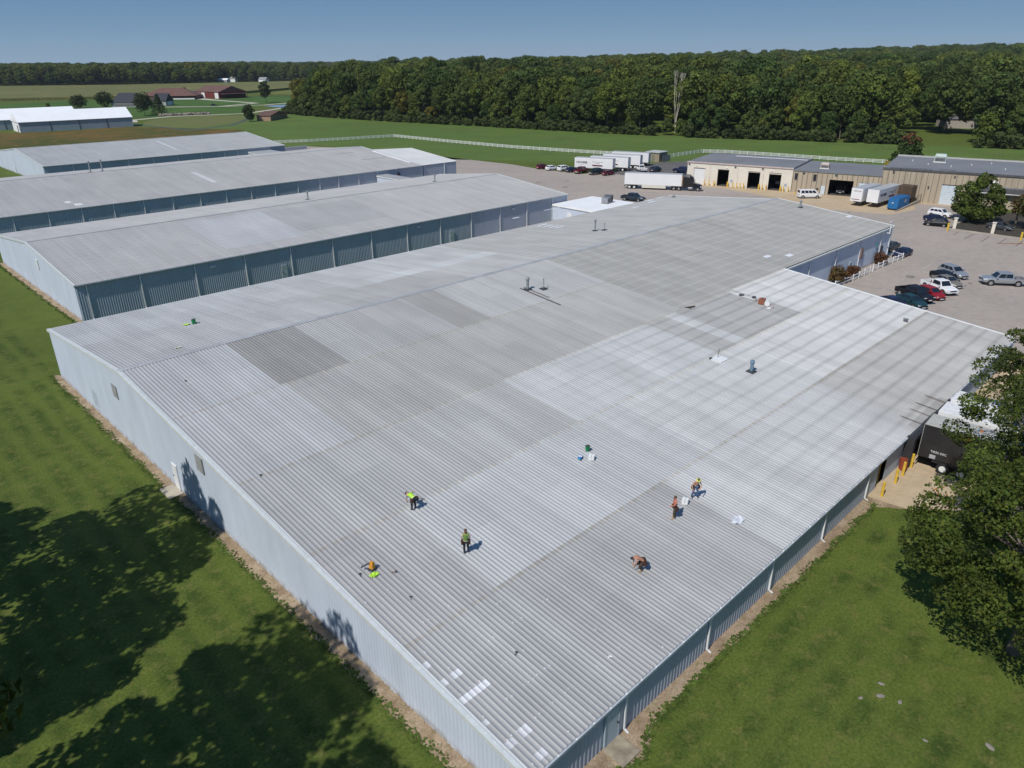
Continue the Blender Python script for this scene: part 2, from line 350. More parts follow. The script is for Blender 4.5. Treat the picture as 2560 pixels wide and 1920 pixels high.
# parking bay lines worn to dark seams, kerb, planting bed
m_seam = mat('tar_seam', (.09, .085, .085), .8)
for (a, b_) in (((146.6, 25.5), (143.6, 25.4)), ((147.0, 22.8), (140.8, 22.7)), ((146.7, 20.0), (140.6, 19.8)), ((147.0, 17.2), (141.0, 17.1)), ((147, 14.5), (141, 14.3))):
    ribbon('parking_line', [a, b_], .13, .012, m_seam)
m_rust = mat('rusty_stain', (.33, .17, .08), .9, var=.2, scale=1.5)
flat('rust_stain', wobble([(144.2, 13.6), (142.6, 15.2), (141.2, 17.6), (141.7, 17.5), (143.3, 15.6), (144.7, 14.2)], .1, .6, seed=2), .010, m_rust)
m_mulch = mat('shaded_mulch', (.06, .05, .035), .95, var=.2, scale=1.)
mb = MB(); mb.box(148.6, 149.05, -60, 28.2, 0, .16); mb.box(149.06, 176, 28.0, 28.3, 0, .16)
k_ = mb.build('kerb', concrete); k_['kind'] = 'structure'
flat('planting_bed', [(149.1, -60), (176, -60), (176, 27.95), (149.1, 27.95)], .05, m_mulch)
# slabs at doors
for nm, p, m_ in (('door_slab', [(-1.25, 38.5), (-.1, 38.5), (-.1, 40.5), (-1.25, 40.5)], concrete), ('door_slab', [(5.15, -1.45), (6.5, -1.45), (6.5, -.1), (5.15, -.1)], mat('old_slab', (.33, .28, .2), .9, var=.2, scale=1.5))):
    o = slab(nm, p, .09, m_); o['kind'] = 'structure'

# ============================================================ warehouses
LAPS = [9.3, 18.6, 27.8, 38.7, 48.9]
def darkc(*c): return np.array(c)
def tint_main(x, y, i):
    c = np.array([.50, .515, .545]); purl = 0.
    rr = ((i*7919) % 101)/101.; rr2 = ((i//3*104729) % 97)/97.
    if y > 49.3:                                     # far slope
        c = np.array([.50, .52, .54])
        if x < 38 and y < 61: c = np.array([.485, .495, .51])
        if 33 < x < 53.2 and 49.3 < y < 61: c = np.array([.54, .57, .60])
        if 40 < x < 53.2 and y < 58: c = np.array([.49, .495, .50])
        if 24 < x < 41 and y < 58: c = np.array([.445, .45, .445])
        if x > 53.3: c = np.array([.47, .47, .465])
    elif x > 53.3 and y > 27.9: c = np.array([.425, .418, .40])
    elif y > 38.7:
        if x < 9.5: c = np.array([.50, .52, .55])
        elif x < 16.5: c = np.array([.34, .33, .315])
        elif x < 29.5: c = np.array([.455, .455, .455])
        elif x < 34: c = np.array([.385, .375, .36])
        else: c = np.array([.49, .495, .50])
    elif y > 27.9:
        c = np.array([.50, .515, .545]) if x < 9.8 else np.array([.45, .445, .43])
        if x > 34: c = np.array([.47, .465, .45])
    elif y > 18.6:
        if x < 9.9: c = np.array([.475, .475, .485])
        elif x < 25: c = np.array([.475, .475, .47])
        elif 46.5 < x < 50: c = np.array([.47, .465, .455])
        elif 52 < x < 64.5: c = np.array([.46, .455, .45])
        else: c = np.array([.575, .59, .615])
        if x > 64.5: c = np.array([.66, .66, .67])
    elif y > 9.3:
        c = np.array([.47, .465, .475]) if x < 7 else np.array([.535, .555, .58])
        if x > 30: c = np.array([.60, .61, .63])
        if x > 50: c = np.array([.65, .65, .655])
    else:
        if x < 7.5: c = np.array([.455, .46, .47])
        elif x < 23.3: c = np.array([.445, .445, .45])
        elif x < 46.3: c = np.array([.585, .59, .615])
        elif x < 48.3: c = np.array([.54, .54, .55])
        else: c = np.array([.52, .51, .495])
    c = (c-.495)*.88+(.448 if x < 53.3 or y < 27.9 else .425); g_ = c.mean(); c = (g_+(c-g_)*.6)*np.array([1.0, .99, .955])*(1+.06*(rr-.5)+.08*(rr2-.5)); c = c*(1+.03*math.sin(x*.9+y*.5)+.02*math.sin(y*2.1-x*.3))
    for L in LAPS[:4]:
        if abs(y-L) < .16: c = c*(.80+.22*rr)*np.array([1.03, .99, .92]) if rr > .2 else c
    # worn strips and sealant patches
    if y < 1.7 and (abs(x-48.2) < .16 or abs(x-50.3) < .16 or abs(x-51.9) < .16 or abs(x-54.2) < .16): c = np.array([.24, .21, .19])*(1.45 if y > 1.5 else 1)*(.8+.4*rr)
    if 47 < x < 55 and y < .9: c = c*.8
    if 36.9 < y < 43.4 and abs(x-42.85) < .2: c = np.array([.13, .12, .11])
    if 39.2 < y < 43.4 and abs(x-43.45) < .16: c = np.array([.2, .19, .18])
    for x0, x1, y0, y1, q_ in ((.3, .7, 7.5, 7.9, .62), (.9, 1.6, 6.1, 6.5, .64), (.3, .7, 6.1, 6.5, .62), (.35, 2.1, 4.7, 5.1, .68), (.3, .7, 3.1, 3.4, .6), (1.2, 1.9, 1.5, 2.0, .64), (.3, .8, 1.5, 1.9, .6), (.9, 1.5, .2, .6, .6)):
        if x0 < x < x1 and y0 < y < y1: c = np.array([q_, q_+.01, q_+.025])
    if 54.2 < x < 55.5 and 27.3 < y < 27.7: c = np.array([.1, .09, .07])
    if x < .32: c = np.array([.53, .55, .55])
    if 44.4 < x < 46 and 17.2 < y < 18.5: c = np.array([.78, .78, .78])
    return c
def steel(name, base_mix=(.5,), pur=0.):
    """galvalume with soft purlin stains: dark lines where the frames below hold the sheets"""
    m = galv.copy(); m.name = name; t = m.node_tree; N = t.nodes; Lk = t.links; b = N['Principled BSDF']
    src = b.inputs['Base Color'].links[0].from_socket
    ge = N.new('ShaderNodeNewGeometry'); sx = N.new('ShaderNodeSeparateXYZ'); Lk.new(ge.outputs['Position'], sx.inputs[0])
    def M_(op, a, b2=None, c=None):
        n = N.new('ShaderNodeMath'); n.operation = op
        for i, q in enumerate((a, b2, c)):
            if q is None: continue
            if isinstance(q, (int, float)): n.inputs[i].default_value = q
            else: Lk.new(q, n.inputs[i])
        return n.outputs[0]
    nz = N.new('ShaderNodeTexNoise'); nz.inputs['Scale'].default_value = .35; nz.inputs['Detail'].default_value = 4; Lk.new(ge.outputs['Position'], nz.inputs['Vector'])
    yy = M_('ADD', sx.outputs[1], M_('MULTIPLY', nz.outputs[0], .22))
    fr = M_('PINGPONG', M_('ADD', yy, .35), .81)           # 0 at a purlin line, .81 half way
    line = M_('SUBTRACT', 1., M_('SMOOTH_MIN', M_('DIVIDE', fr, .34), 1., .2)); line = M_('MAXIMUM', line, 0.)
    if pur > 0:      # dark, growing to the east, only on the lower slope
        k = M_('MINIMUM', M_('MAXIMUM', M_('DIVIDE', M_('SUBTRACT', sx.outputs[0], 22.), 30.), .04), 1.)
        low = M_('LESS_THAN', sx.outputs[1], 27.8); k = M_('MULTIPLY', M_('MULTIPLY', k, low), pur)
        f = M_('SUBTRACT', 1., M_('MULTIPLY', line, k))
        # light lines on the grey sheets beyond
        gx = M_('GREATER_THAN', sx.outputs[0], 53.3); gy = M_('GREATER_THAN', sx.outputs[1], 27.9)
        f = M_('MULTIPLY', f, M_('ADD', 1., M_('MULTIPLY', M_('MULTIPLY', M_('MULTIPLY', M_('POWER', line, 3.), gx), gy), .22)))
    else: f = M_('SUBTRACT', 1., M_('MULTIPLY', line, -pur))
    n2 = N.new('ShaderNodeTexNoise'); n2.inputs['Scale'].default_value = .13; n2.inputs['Detail'].default_value = 6; Lk.new(ge.outputs['Position'], n2.inputs['Vector'])
    f = M_('MULTIPLY', f, M_('ADD', .88, M_('MULTIPLY', n2.outputs[0], .24)))
    n3 = N.new('ShaderNodeTexNoise'); n3.inputs['Scale'].default_value = 9.; n3.inputs['Detail'].default_value = 2; Lk.new(ge.outputs['Position'], n3.inputs['Vector'])
    f = M_('MULTIPLY', f, M_('ADD', .9, M_('MULTIPLY', n3.outputs[0], .2)))
    mp4 = N.new('ShaderNodeMapping'); mp4.inputs['Scale'].default_value = (2.6, .07, .3); Lk.new(ge.outputs['Position'], mp4.inputs[0]); n4 = N.new('ShaderNodeTexNoise'); n4.inputs['Scale'].default_value = 1.; n4.inputs['Detail'].default_value = 5; Lk.new(mp4.outputs[0], n4.inputs['Vector'])
    f = M_('MULTIPLY', f, M_('ADD', .87, M_('MULTIPLY', n4.outputs[0], .26)))
    vm = N.new('ShaderNodeVectorMath'); vm.operation = 'SCALE'; Lk.new(src, vm.inputs[0]); Lk.new(f, vm.inputs['Scale']); Lk.new(vm.outputs[0], b.inputs['Base Color'])
    return m
steel_main = steel('roof_steel_main', pur=.24)
steel_plain = steel('roof_steel_plain', pur=-.05)

A = root('main_warehouse', (0, 0, 0), 0, 'nearest and widest pale blue metal warehouse with five people working on its patchwork grey roof', 'warehouse')
nN = Vector((0, -RS, 1)).normalized(); nF = Vector((0, RF, 1)).normalized()
rowsL = sorted([-.13, .2, .6, 1.5, 1.7, 1.9, 2.0, 3.1, 3.4, 4.7, 5.1, 6.1, 6.5, 7.5, 7.9, 9.15, 9.45, 14, 17.2, 18.44, 18.76, 24, 27.3, 27.64, 27.9])
ribbed('roof', 0, 78., rowsL, lambda x, y: (x, y, zroof(x, y)), nN, steel_main, A, color=tint_main)
ribbed('roof', 0, 117., sorted([27.9, 27.96, 30, 33, 36.9, 38.54, 38.86, 39.2, 43.4, 46, 49.28]), lambda x, y: (x, y, zroof(x, y)), nN, steel_main, A, color=tint_main)
ribbed('roof', 0, 115.5, [49.28, 52.5, 58, 61, 66, 72.1], lambda x, y: (x, y, zroof(x, y)), nF, steel_main, A, color=tint_main)
mb = MB(); mb.hexa([(-.05, 48.95, zroof(0, 48.95)+.02), (117, 48.95, zroof(0, 48.95)+.02), (117, 49.28, 7.5), (-.05, 49.28, 7.5), (-.05, 48.95, zroof(0, 48.95)+.045), (117, 48.95, zroof(0, 48.95)+.045), (117, 49.28, 7.545), (-.05, 49.28, 7.545)])
mb.hexa([(-.05, 49.281, 7.5), (117, 49.281, 7.5), (117, 49.6, zroof(0, 49.6)+.02), (-.05, 49.6, zroof(0, 49.6)+.02), (-.05, 49.281, 7.545), (117, 49.281, 7.545), (117, 49.6, zroof(0, 49.6)+.045), (-.05, 49.6, zroof(0, 49.6)+.045)])
mb.build('ridge_cap', mat('cap_metal', (.50, .505, .50), .5, .2, var=.12, scale=.6), A)
# rake trim along the gable, bright with screw dots
mb = MB()
for (y0, y1) in ((-.15, 49.28), (49.28, 72.15)):
    z0, z1 = zroof(0, y0), zroof(0, y1)
    mb.hexa([(-.14, y0, z0-.22), (.12, y0, z0-.22), (.12, y1, z1-.22), (-.14, y1, z1-.22), (-.14, y0, z0+.05), (.12, y0, z0+.05), (.12, y1, z1+.05), (-.14, y1, z1+.05)])
mb.each('rake_trim', trim, A)
mb = MB(); z0, z1 = zroof(0, -.15), zroof(0, 27.85)
mb.hexa([(77.9, -.15, z0-.2), (78.15, -.15, z0-.2), (78.15, 27.85, z1-.2), (77.9, 27.85, z1-.2), (77.9, -.15, z0+.06), (78.15, -.15, z0+.06), (78.15, 27.85, z1+.06), (77.9, 27.85, z1+.06)])
z0 = zroof(0, 27.7)
mb.hexa([(116.95, 27.7, z0-.2), (117.15, 27.7, z0-.2), (117.15, 49.3, 7.27), (116.95, 49.3, 7.27), (116.95, 27.7, z0+.06), (117.15, 27.7, z0+.06), (117.15, 49.3, 7.53), (116.95, 49.3, 7.53)])
mb.hexa([(115.4, 49.6, 7.24), (115.6, 49.6, 7.24), (115.6, 72.2, 5.27), (115.4, 72.2, 5.27), (115.4, 49.6, 7.5), (115.6, 49.6, 7.5), (115.6, 72.2, 5.53), (115.4, 72.2, 5.53)])
mb.each('rake_trim', white_metal, A)
def dabs(seedn, n, fx, fy, s=.036):
    r_ = random.Random(seedn); mb = MB()
    for _ in range(n):
        i = fx(r_); y = fy(r_); x = i*.3048+.25; z = zroof(x, y)+.036; a = s*r_.uniform(.5, 1.2)
        mb.box(x-a*.6, x+a*.6, y-a, y+a, z, z+.015)
    return mb
dabs(3, 95, lambda r_: int(abs(r_.gauss(0, 14)))+1, lambda r_: min(26, round(abs(r_.gauss(0, 6.5))/1.62)*1.62+.3+r_.uniform(-.06, .06))).build('screw_sealant', white_paint, A)['kind'] = 'stuff'
mb = MB()
for k in range(60): mb.box(.0, .06, .3+k*.62, .36+k*.62, zroof(0, .3+k*.62)+.051, zroof(0, .3+k*.62)+.07)
mb.build('screw_heads', white_paint, A)['kind'] = 'stuff'
# walls: gable (sunlit), near eave wall, raised east part, ends
bw_shade = mat('siding_shade_tone', (.40, .46, .53), .5, var=.05, scale=.5, stretch=(1, 1, .3))  # darker copy of the siding; the long walls' shade is put into its colour
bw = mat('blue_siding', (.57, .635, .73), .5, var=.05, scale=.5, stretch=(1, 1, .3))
def dirty_base(m):       # splash dirt near the ground
    t = m.node_tree; N = t.nodes; Lk = t.links; b = N['Principled BSDF']; src = b.inputs['Base Color'].links[0].from_socket
    ge = N.new('ShaderNodeNewGeometry'); sx = N.new('ShaderNodeSeparateXYZ'); Lk.new(ge.outputs['Position'], sx.inputs[0]); nz = N.new('ShaderNodeTexNoise'); nz.inputs['Scale'].default_value = 1.6; nz.inputs['Detail'].default_value = 6; Lk.new(ge.outputs['Position'], nz.inputs['Vector'])
    r1 = N.new('ShaderNodeMapRange'); r1.inputs[1].default_value = 0; r1.inputs[2].default_value = .55; r1.inputs[3].default_value = 1; r1.inputs[4].default_value = 0; Lk.new(sx.outputs[2], r1.inputs[0])
    r2_ = N.new('ShaderNodeMapRange'); r2_.inputs[1].default_value = .35; r2_.inputs[2].default_value = .65; Lk.new(nz.outputs[0], r2_.inputs[0]); mm = N.new('ShaderNodeMath'); mm.operation = 'MULTIPLY'; Lk.new(r1.outputs[0], mm.inputs[0]); Lk.new(r2_.outputs[0], mm.inputs[1])
    x = N.new('ShaderNodeMix'); x.data_type = 'RGBA'; Lk.new(mm.outputs[0], x.inputs[0]); Lk.new(src, x.inputs[6]); x.inputs[7].default_value = (.24, .20, .15, 1); Lk.new(x.outputs[2], b.inputs['Base Color'])
dirty_base(bw)
bw_faded = mat('dull_siding', (.36, .43, .47), .6, var=.05)
ribbed('wall', 0, 71.88, [0, 1], lambda y, t: (0, y, zroof(0, y)*t-.04*t), (-1, 0, 0), bw, A, prof=PROF_WALL, hs=1.3)
ribbed('wall', 0, 39.6, [0, 1], lambda x, t: (x, 0, 2.66*t), (0, -1, 0), bw_shade, A, prof=PROF_WALL)
ribbed('wall', 41.2, 78., [0, 1], lambda x, t: (x, 0, 2.66*t), (0, -1, 0), bw_shade, A, prof=PROF_WALL)
ribbed('wall', 39.6, 41.2, [0, 1], lambda x, t: (x, 0, 2.3+.36*t), (0, -1, 0), bw, A, prof=PROF_WALL)
ribbed('wall', 78., 117., [0, 1], lambda x, t: (x, 27.9, 5.3*t), (0, -1, 0), bw, A, prof=PROF_WALL)
ribbed('wall', 0, 115.5, [0, 1], lambda x, t: (x, 71.9, 5.4*t), (0, 1, 0), bw, A, prof=PROF_WALL)
MB().poly([(78, 0, 0), (78, 27.9, 0), (78, 27.9, 5.3), (78, 0, 2.66)]).build('end_wall', bw, A)
MB().poly([(115.6, 71.9, 0), (115.6, 71.9, 5.4), (115.6, 49.28, 7.4), (115.6, 49.28, 0)]).poly([(117, 49.28, 0), (117, 49.28, 7.4), (117, 27.9, 5.3), (117, 27.9, 0)]).poly([(117, 49.28, 0), (117, 49.28, 7.4), (115.6, 49.28, 7.4), (115.6, 49.28, 0)]).build('end_wall', bw, A)
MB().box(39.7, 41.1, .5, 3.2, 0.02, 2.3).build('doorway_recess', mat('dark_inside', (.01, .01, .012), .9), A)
MB().bar((40.3, .1, .02), (40.3, .1, 2.0), .05, .05).build('doorway_rail', yellow_paint, A)
# eave gutter + downspouts of the near wall
mb = MB(); mb.box(-.1, 45.3, -.215, -.05, 2.55, 2.70); mb.box(55.2, 78.1, -.215, -.05, 2.55, 2.70)
mb.each('gutter', mat('gutter_metal', (.55, .6, .65), .45, .1, var=.1), A)
MB().box(45.4, 55.1, -.34, -.13, 2.45, 2.7).build('fascia', dark_metal, A)
mb = MB()
for k in range(62):
    x = .5+k*.9144*1.38
    if x < 45 or x > 55.6: mb.box(x-.04, x+.04, -.225, -.12, 2.70, 2.735)
mb.each('gutter_strap', white_paint, A)
def spout(xp, y, zt, par, r=.055, low=.0):
    mb = MB(); mb.box(xp-r, xp+r, y-.1, y, low+.12, zt-.3); mb.hexa([(xp-r, y-.1, zt-.3), (xp+r, y-.1, zt-.3), (xp+r, y, zt-.3), (xp-r, y, zt-.3), (xp-r, y-.17, zt), (xp+r, y-.17, zt), (xp+r, y-.1, zt), (xp-r, y-.1, zt)])
    mb.hexa([(xp-r, y-.1, low+.12), (xp+r, y-.1, low+.12), (xp+r, y, low+.12), (xp-r, y, low+.12), (xp-r, y-.32, low+.02), (xp+r, y-.32, low+.02), (xp+r, y-.22, low+.02), (xp-r, y-.22, low+.02)])
    return mb.build('downspout', white_metal, par)
for xs in (6.95, 14.8, 22.2, 29.9, 37.5, 45.7): spout(xs, -.035, 2.55, A)
for xs in (86, 95, 104, 112.5, 116.4): spout(xs, 27.86, 5.2, A, r=.09)
mb = MB(); mb.box(78.3, 117.2, 27.6, 27.85, 5.14, 5.33); mb.build('gutter', trim, A)
mb = MB(); mb.box(-.1, 115.6, 72.1, 72.28, 5.25, 5.46); mb.build('gutter', trim, A)
# gable louvres, doors, faded panel
def louvre(par, y0, y1, z0, z1):
    o = MB().box(-.09, -.03, y0, y1, z0, z1).build('louvre', mat('louvre_metal', (.22, .23, .22), .6), par)
    mb = MB()
    for k in range(8): z = z0+(z1-z0)*(k+.5)/8; mb.box(-.12, -.092, y0+.06, y1-.06, z-.03, z+.03)
    mb.build('blade', mat('louvre_blade', (.33, .34, .33), .6), o)
louvre(A, 50.8, 52.1, 4.2, 5.45); louvre(A, 32.95, 34.2, 4.1, 5.4)
MB().box(-.035, -.028, 58.5, 60.0, .7, 2.3).build('faded_panel', bw_faded, A)
d = MB().box(-.1, -.02, 39.1, 40.05, .05, 2.3).build('door', white_paint, A); MB().box(-.14, -.1, 39.9, 39.97, 1.1, 1.22).build('handle', dark_metal, d)
d = MB().box(5.4, 6.4, -.1, -.02, .05, 2.25).build('door', mat('pale_blue_door', (.50, .58, .63), .5, var=.05), A); mb = MB(); mb.box(5.3, 5.4, -.12, -.02, .05, 2.33); mb.box(6.4, 6.5, -.12, -.02, .05, 2.33); mb.box(5.4, 6.4, -.12, -.02, 2.25, 2.33); mb.build('door_frame', bw_faded, d)
MB().box(6.25, 6.32, -.15, -.1, 1.1, 1.2).build('handle', dark_metal, d)
# dock shelter on the near wall
mb = MB(); mb.box(44.9, 45.4, -.75, -.04, 0, 2.75); mb.box(48.3, 51.6, -.75, -.04, 0, 2.75); mb.box(54.9, 55.4, -.75, -.04, 0, 2.75); mb.box(45.4, 54.9, -.75, -.36, 2.45, 2.8)
mb.each('dock_shelter', mat('shelter_rubber', (.03, .03, .033), .8), A)
# things seen on the south wall by the fence
MB().box(104.4, 105.3, 27.7, 27.86, 1.9, 3.6).build('wall_panel', mat('brick_red_patch', (.32, .2, .18), .8, var=.2), A)
MB().box(100.5, 101.3, 27.72, 27.86, .1, 2.1).build('door', mat('sage_panel', (.42, .5, .5), .6), A)
MB().box(110.6, 111.1, 27.72, 27.86, 3.0, 3.5).build('wall_sign', mat('teal_sign', (.1, .35, .33), .5), A)
MB().box(113.0, 113.7, 27.7, 27.86, .5, 2.6).build('door', dark_metal, A)

def shed_colors(base, spots=()):
    def f(x, y, i):
        r2 = ((i//3*104729) % 97)/97.; r1 = ((i*7919) % 101)/101.
        c = np.array(base)*np.array([1.02, 1., .96])*(1+.05*(r2-.5)+.04*(r1-.5))
        for x0, x1, y0, y1, cc in spots:
            if x0 < x < x1 and y0 < y < y1: c = np.array(cc)
        return c
    return f
def warehouse(name, label, x0, x1, y0, yr, y1, ze, zr, cols, spots=(), colbase=(.43, .43, .435), nearspots=(), wallc=bw, gable=True):
    W_ = root(name, (0, 0, 0), 0, label, 'warehouse')
    s0 = (zr-ze)/(yr-y0); s1 = (zr-ze)/(y1-yr)
    zf = lambda x, y: ze+s0*(y-y0) if y <= yr else zr-s1*(y-yr)
    ys = sorted(set([y0-.12, yr]+[v for s in spots for v in s[2:4] if y0 < v < yr]+[y0+(yr-y0)*k/4 for k in (1, 2, 3)]))
    ribbed('roof', x0, x1, ys, lambda x, y: (x, y, zf(x, y)), (0, -s0, 1), steel_plain, W_, color=shed_colors(colbase, spots))
    ribbed('roof', x0, x1, [yr, (yr+y1)/2, y1+.12], lambda x, y: (x, y, zf(x, y)), (0, s1, 1), steel_plain, W_, color=shed_colors([c*1.06 for c in colbase]))
    MB().box(x0, x1, yr-.25, yr+.25, zr+.0, zr+.05).build('ridge_cap', mat('cap_metal', (.5, .51, .52), .5), W_)
    mb = MB()
    for xe in (x0, x1):
        for a, b_ in ((y0-.15, yr), (yr, y1+.15)):
            za, zb = zf(0, a), zf(0, b_); mb.hexa([(xe-.12, a, za-.2), (xe+.12, a, za-.2), (xe+.12, b_, zb-.2), (xe-.12, b_, zb-.2), (xe-.12, a, za+.07), (xe+.12, a, za+.07), (xe+.12, b_, zb+.07), (xe-.12, b_, zb+.07)])
    mb.each('rake_trim', trim, W_)
    ribbed('wall', x0, x1, [0, 1], lambda x, t: (x, y0, (ze-.08)*t), (0, -1, 0), bw_shade, W_, prof=PROF_WALL, hs=1.2)
    ribbed('wall', x0, x1, [0, 1], lambda x, t: (x, y1, (ze-.08)*t), (0, 1, 0), wallc, W_, prof=PROF_WALL)
    ribbed('wall', y0, y1, [0, 1], lambda y, t: (x0, y, (zf(0, y)-.06)*t), (-1, 0, 0), wallc, W_, prof=PROF_WALL, hs=.7)
    ribbed('wall', y0, y1, [0, 1], lambda y, t: (x1, y, (zf(0, y)-.06)*t), (1, 0, 0), wallc, W_, prof=PROF_WALL, hs=.7)
    MB().box(x0-.1, x1+.1, y0-.30, y0-.05, ze-.17, ze-.015).build('gutter', mat('gutter_grey', (.42, .47, .50), .5, .1), W_)
    for xc in cols: spout(xc, y0-.05, ze-.16, W_, r=.075)
    return W_, zf
B_, zB = warehouse('middle_warehouse', 'long grey roofed warehouse with a row of white downspouts directly behind the main building', 7.57, 104.5, 90.55, 112.6, 134., 4.95, 7.1, [8.9]+[15.7+7.62*k for k in range(12)]+[104.2],
    spots=[(30, 44, 94, 110.6, (.46, .465, .475)), (44, 62, 96, 110, (.395, .39, .385))])
for xx, zz in ((25.5, 3.85), (63.5, 3.9), (87.5, 3.9)): MB().box(xx, xx+.9, 90.36, 90.46, zz, zz+.35).build('wall_vent', trim, B_)
for xx in (36.6, 71.2): d = MB().box(xx, xx+1., 90.36, 90.47, 0, 2.15).build('door', mat('sage_panel', (.42, .5, .5), .6), B_); MB().box(xx+.1, xx+.18, 90.3, 90.36, 1.0, 1.15).build('handle', dark_metal, d)
MB().box(7.42, 7.5, 107.5, 108.3, 3.9, 5.3).build('louvre', white_paint, B_)
C_, zC = warehouse('far_warehouse', 'very long grey roofed warehouse third from the front with brighter end section', 7.57, 112., 150.5, 180., 209.5, 5.0, 7.85, [7.6+i*6.0 for i in range(1, 13)]+[85, 91, 96.85, 102.8],
    spots=[(24.2, 25.3, 155, 156.4, (.72, .72, .72)), (25.2, 26.6, 152.3, 153.8, (.72, .72, .72)), (56, 57.2, 158, 170, (.57, .57, .57)), (99, 105, 173.4, 173.8, (.2, .2, .2)), (101, 109, 163.6, 164, (.18, .18, .18)), (110.6, 111.5, 155, 173, (.75, .75, .76))], colbase=(.41, .41, .412))
sC = (7.85-5)/29.5
ribbed('roof', 112.25, 124.2, [150.38, 160, 171.8], lambda x, y: (x, y, 5.0+sC*(y-150.5)), (0, -sC, 1), steel_plain, C_, color=shed_colors((.60, .62, .63)))
ribbed('roof', 112.25, 124.2, [171.8, 193], lambda x, y: (x, y, 7.057-sC*(y-171.8)), (0, sC, 1), steel_plain, C_, color=shed_colors((.60, .62, .63)))
ribbed('wall', 112.2, 124., [0, 1], lambda x, t: (x, 150.52, 4.9*t), (0, -1, 0), bw_shade, C_, prof=PROF_WALL)
MB().poly([(124, 150.5, 0), (124, 193, 0), (124, 193, 4.9), (124, 171.8, 6.95), (124, 150.5, 4.9)]).build('end_wall', bw, C_)
mb = MB(); mb.hexa([(124.1, 150.4, 4.85), (124.3, 150.4, 4.85), (124.3, 171.8, 6.9), (124.1, 171.8, 6.9), (124.1, 150.4, 5.08), (124.3, 150.4, 5.08), (124.3, 171.8, 7.14), (124.1, 171.8, 7.14)]); mb.build('rake_trim', white_metal, C_)
spout(119.6, 150.45, 4.85, C_, r=.09)
MB().box(103.3, 104.1, 150.2, 150.44, 3.2, 3.9).build('wall_unit', dark_metal, C_)
D_, zD = warehouse('farthest_warehouse', 'grey blue roofed warehouse farthest back of the four in the row', 37.7, 111.6, 226.5, 254.8, 283., 5.0, 7.75, [45.2, 52.6, 60.3, 67.5, 74.9, 82.4, 90.0, 94.5, 106],
    spots=[(77.6, 78.3, 234, 250, (.6, .61, .62))], colbase=(.395, .41, .42))
MB().box(37.5, 37.62, 259.6, 260.5, .0, 2.0).build('door', white_paint, D_)
def link_block(name, label, x0, x1, y0, y1, z, roofc, par=None):
    o = root(name, (0, 0, 0), 0, label, 'link building')
    MB().box(x0, x1, y0, y1, z-.12, z+.1).build('roof', roofc, o)
    ribbed('wall', y0, y1, [0, 1], lambda y, t: (x0+.1, y, (z-.13)*t), (-1, 0, 0), bw, o, prof=PROF_WALL)
    MB().poly([(x1-.1, y0, 0), (x1-.1, y1, 0), (x1-.1, y1, z-.1), (x1-.1, y0, z-.1)]).build('end_wall', bw, o)
    MB().box(x0-.08, x0+.12, y0, y1, z-.3, z-.121).build('fascia', white_metal, o)
    return o
flat_white = mat('white_membrane', (.85, .85, .84), .6, var=.03, scale=.3)
wb = link_block('link_block', 'small flat white roofed block joining main and middle warehouses', 99.4, 112.6, 72.4, 90.3, 3.5, flat_white)
MB().box(99.42, 99.5, 84.9, 86.1, 0, 2.3).build('door', white_paint, wb)
link_block('link_block', 'little grey flat roofed link between middle and far warehouses', 96.4, 99.8, 134.3, 150.3, 3.9, mat('grey_membrane', (.38, .39, .39), .7))
link_block('link_block', 'low dark roofed link between the two farthest warehouses', 98, 106, 209.8, 226.3, 3.9, mat('grey_membrane', (.38, .39, .39), .7))
lw = MB().box(112.6, 134.6, 252.6, 253.2, 0, 1.25).build('low_wall', mat('pale_lilac_wall', (.42, .44, .5), .7)); tag(lw, 'low pale lilac wall at the end of the farthest warehouse', 'low wall')

# weeds that fray the edges of the soil strips
def tufts(name, label, segs, n, seed, m, sz=.07):
    rg = np.random.default_rng(seed); V = []; k = 0
    L = [math.hypot(b[0]-a[0], b[1]-a[1]) for a, b in segs]; tot = sum(L); P = []
    for (a, b), l_ in zip(segs, L):
        c = int(n*l_/tot); t = rg.uniform(0, 1, c); nx, ny = -(b[1]-a[1])/l_, (b[0]-a[0])/l_; o_ = rg.normal(0, .13, c)+.1*np.sin(t*l_*1.7)
        P.append(np.stack([a[0]+(b[0]-a[0])*t+nx*o_, a[1]+(b[1]-a[1])*t+ny*o_, np.full(c, .035)], 1))
    P = np.concatenate(P); c = len(P); th = rg.uniform(0, 6.28, c); s_ = sz*rg.uniform(.5, 1.6, c); a = np.stack([np.cos(th)*s_, np.sin(th)*s_, rg.uniform(-.03, .05, c)], 1); b = np.stack([-np.sin(th)*s_, np.cos(th)*s_, rg.uniform(-.03, .05, c)], 1)
    me = npmesh(name, np.stack([P-a, P-b, P+a, P+b], 1).reshape(-1, 3), np.arange(4*c).reshape(-1, 4)); o = link(name, me, m); tag(o, label, 'weeds', kind='stuff')
weed_m = mat('weed_leaves', (.085, .125, .025), .85, var=.3, scale=1.2, spec=.15)
tufts('edge_weeds', 'grass and weeds creeping over the edge of the soil beside the gable', [((-.85, 73), (-.85, -.9)), ((6.6, 134), (6.6, 90.4))], 3600, 4, weed_m)
tufts('edge_weeds', 'grass fringe along the gravel below the near wall downspouts', [((-.9, -1.0), (3, -1.1)), ((3, -1.1), (6.6, -1.75)), ((6.6, -1.75), (8.3, -.85)), ((8.3, -.85), (22, -.93)), ((22, -.93), (37.5, -.97))], 2000, 5, weed_m)
crack_m = mat('lot_crack', (.17, .15, .135), .9)
r_ = random.Random(12)
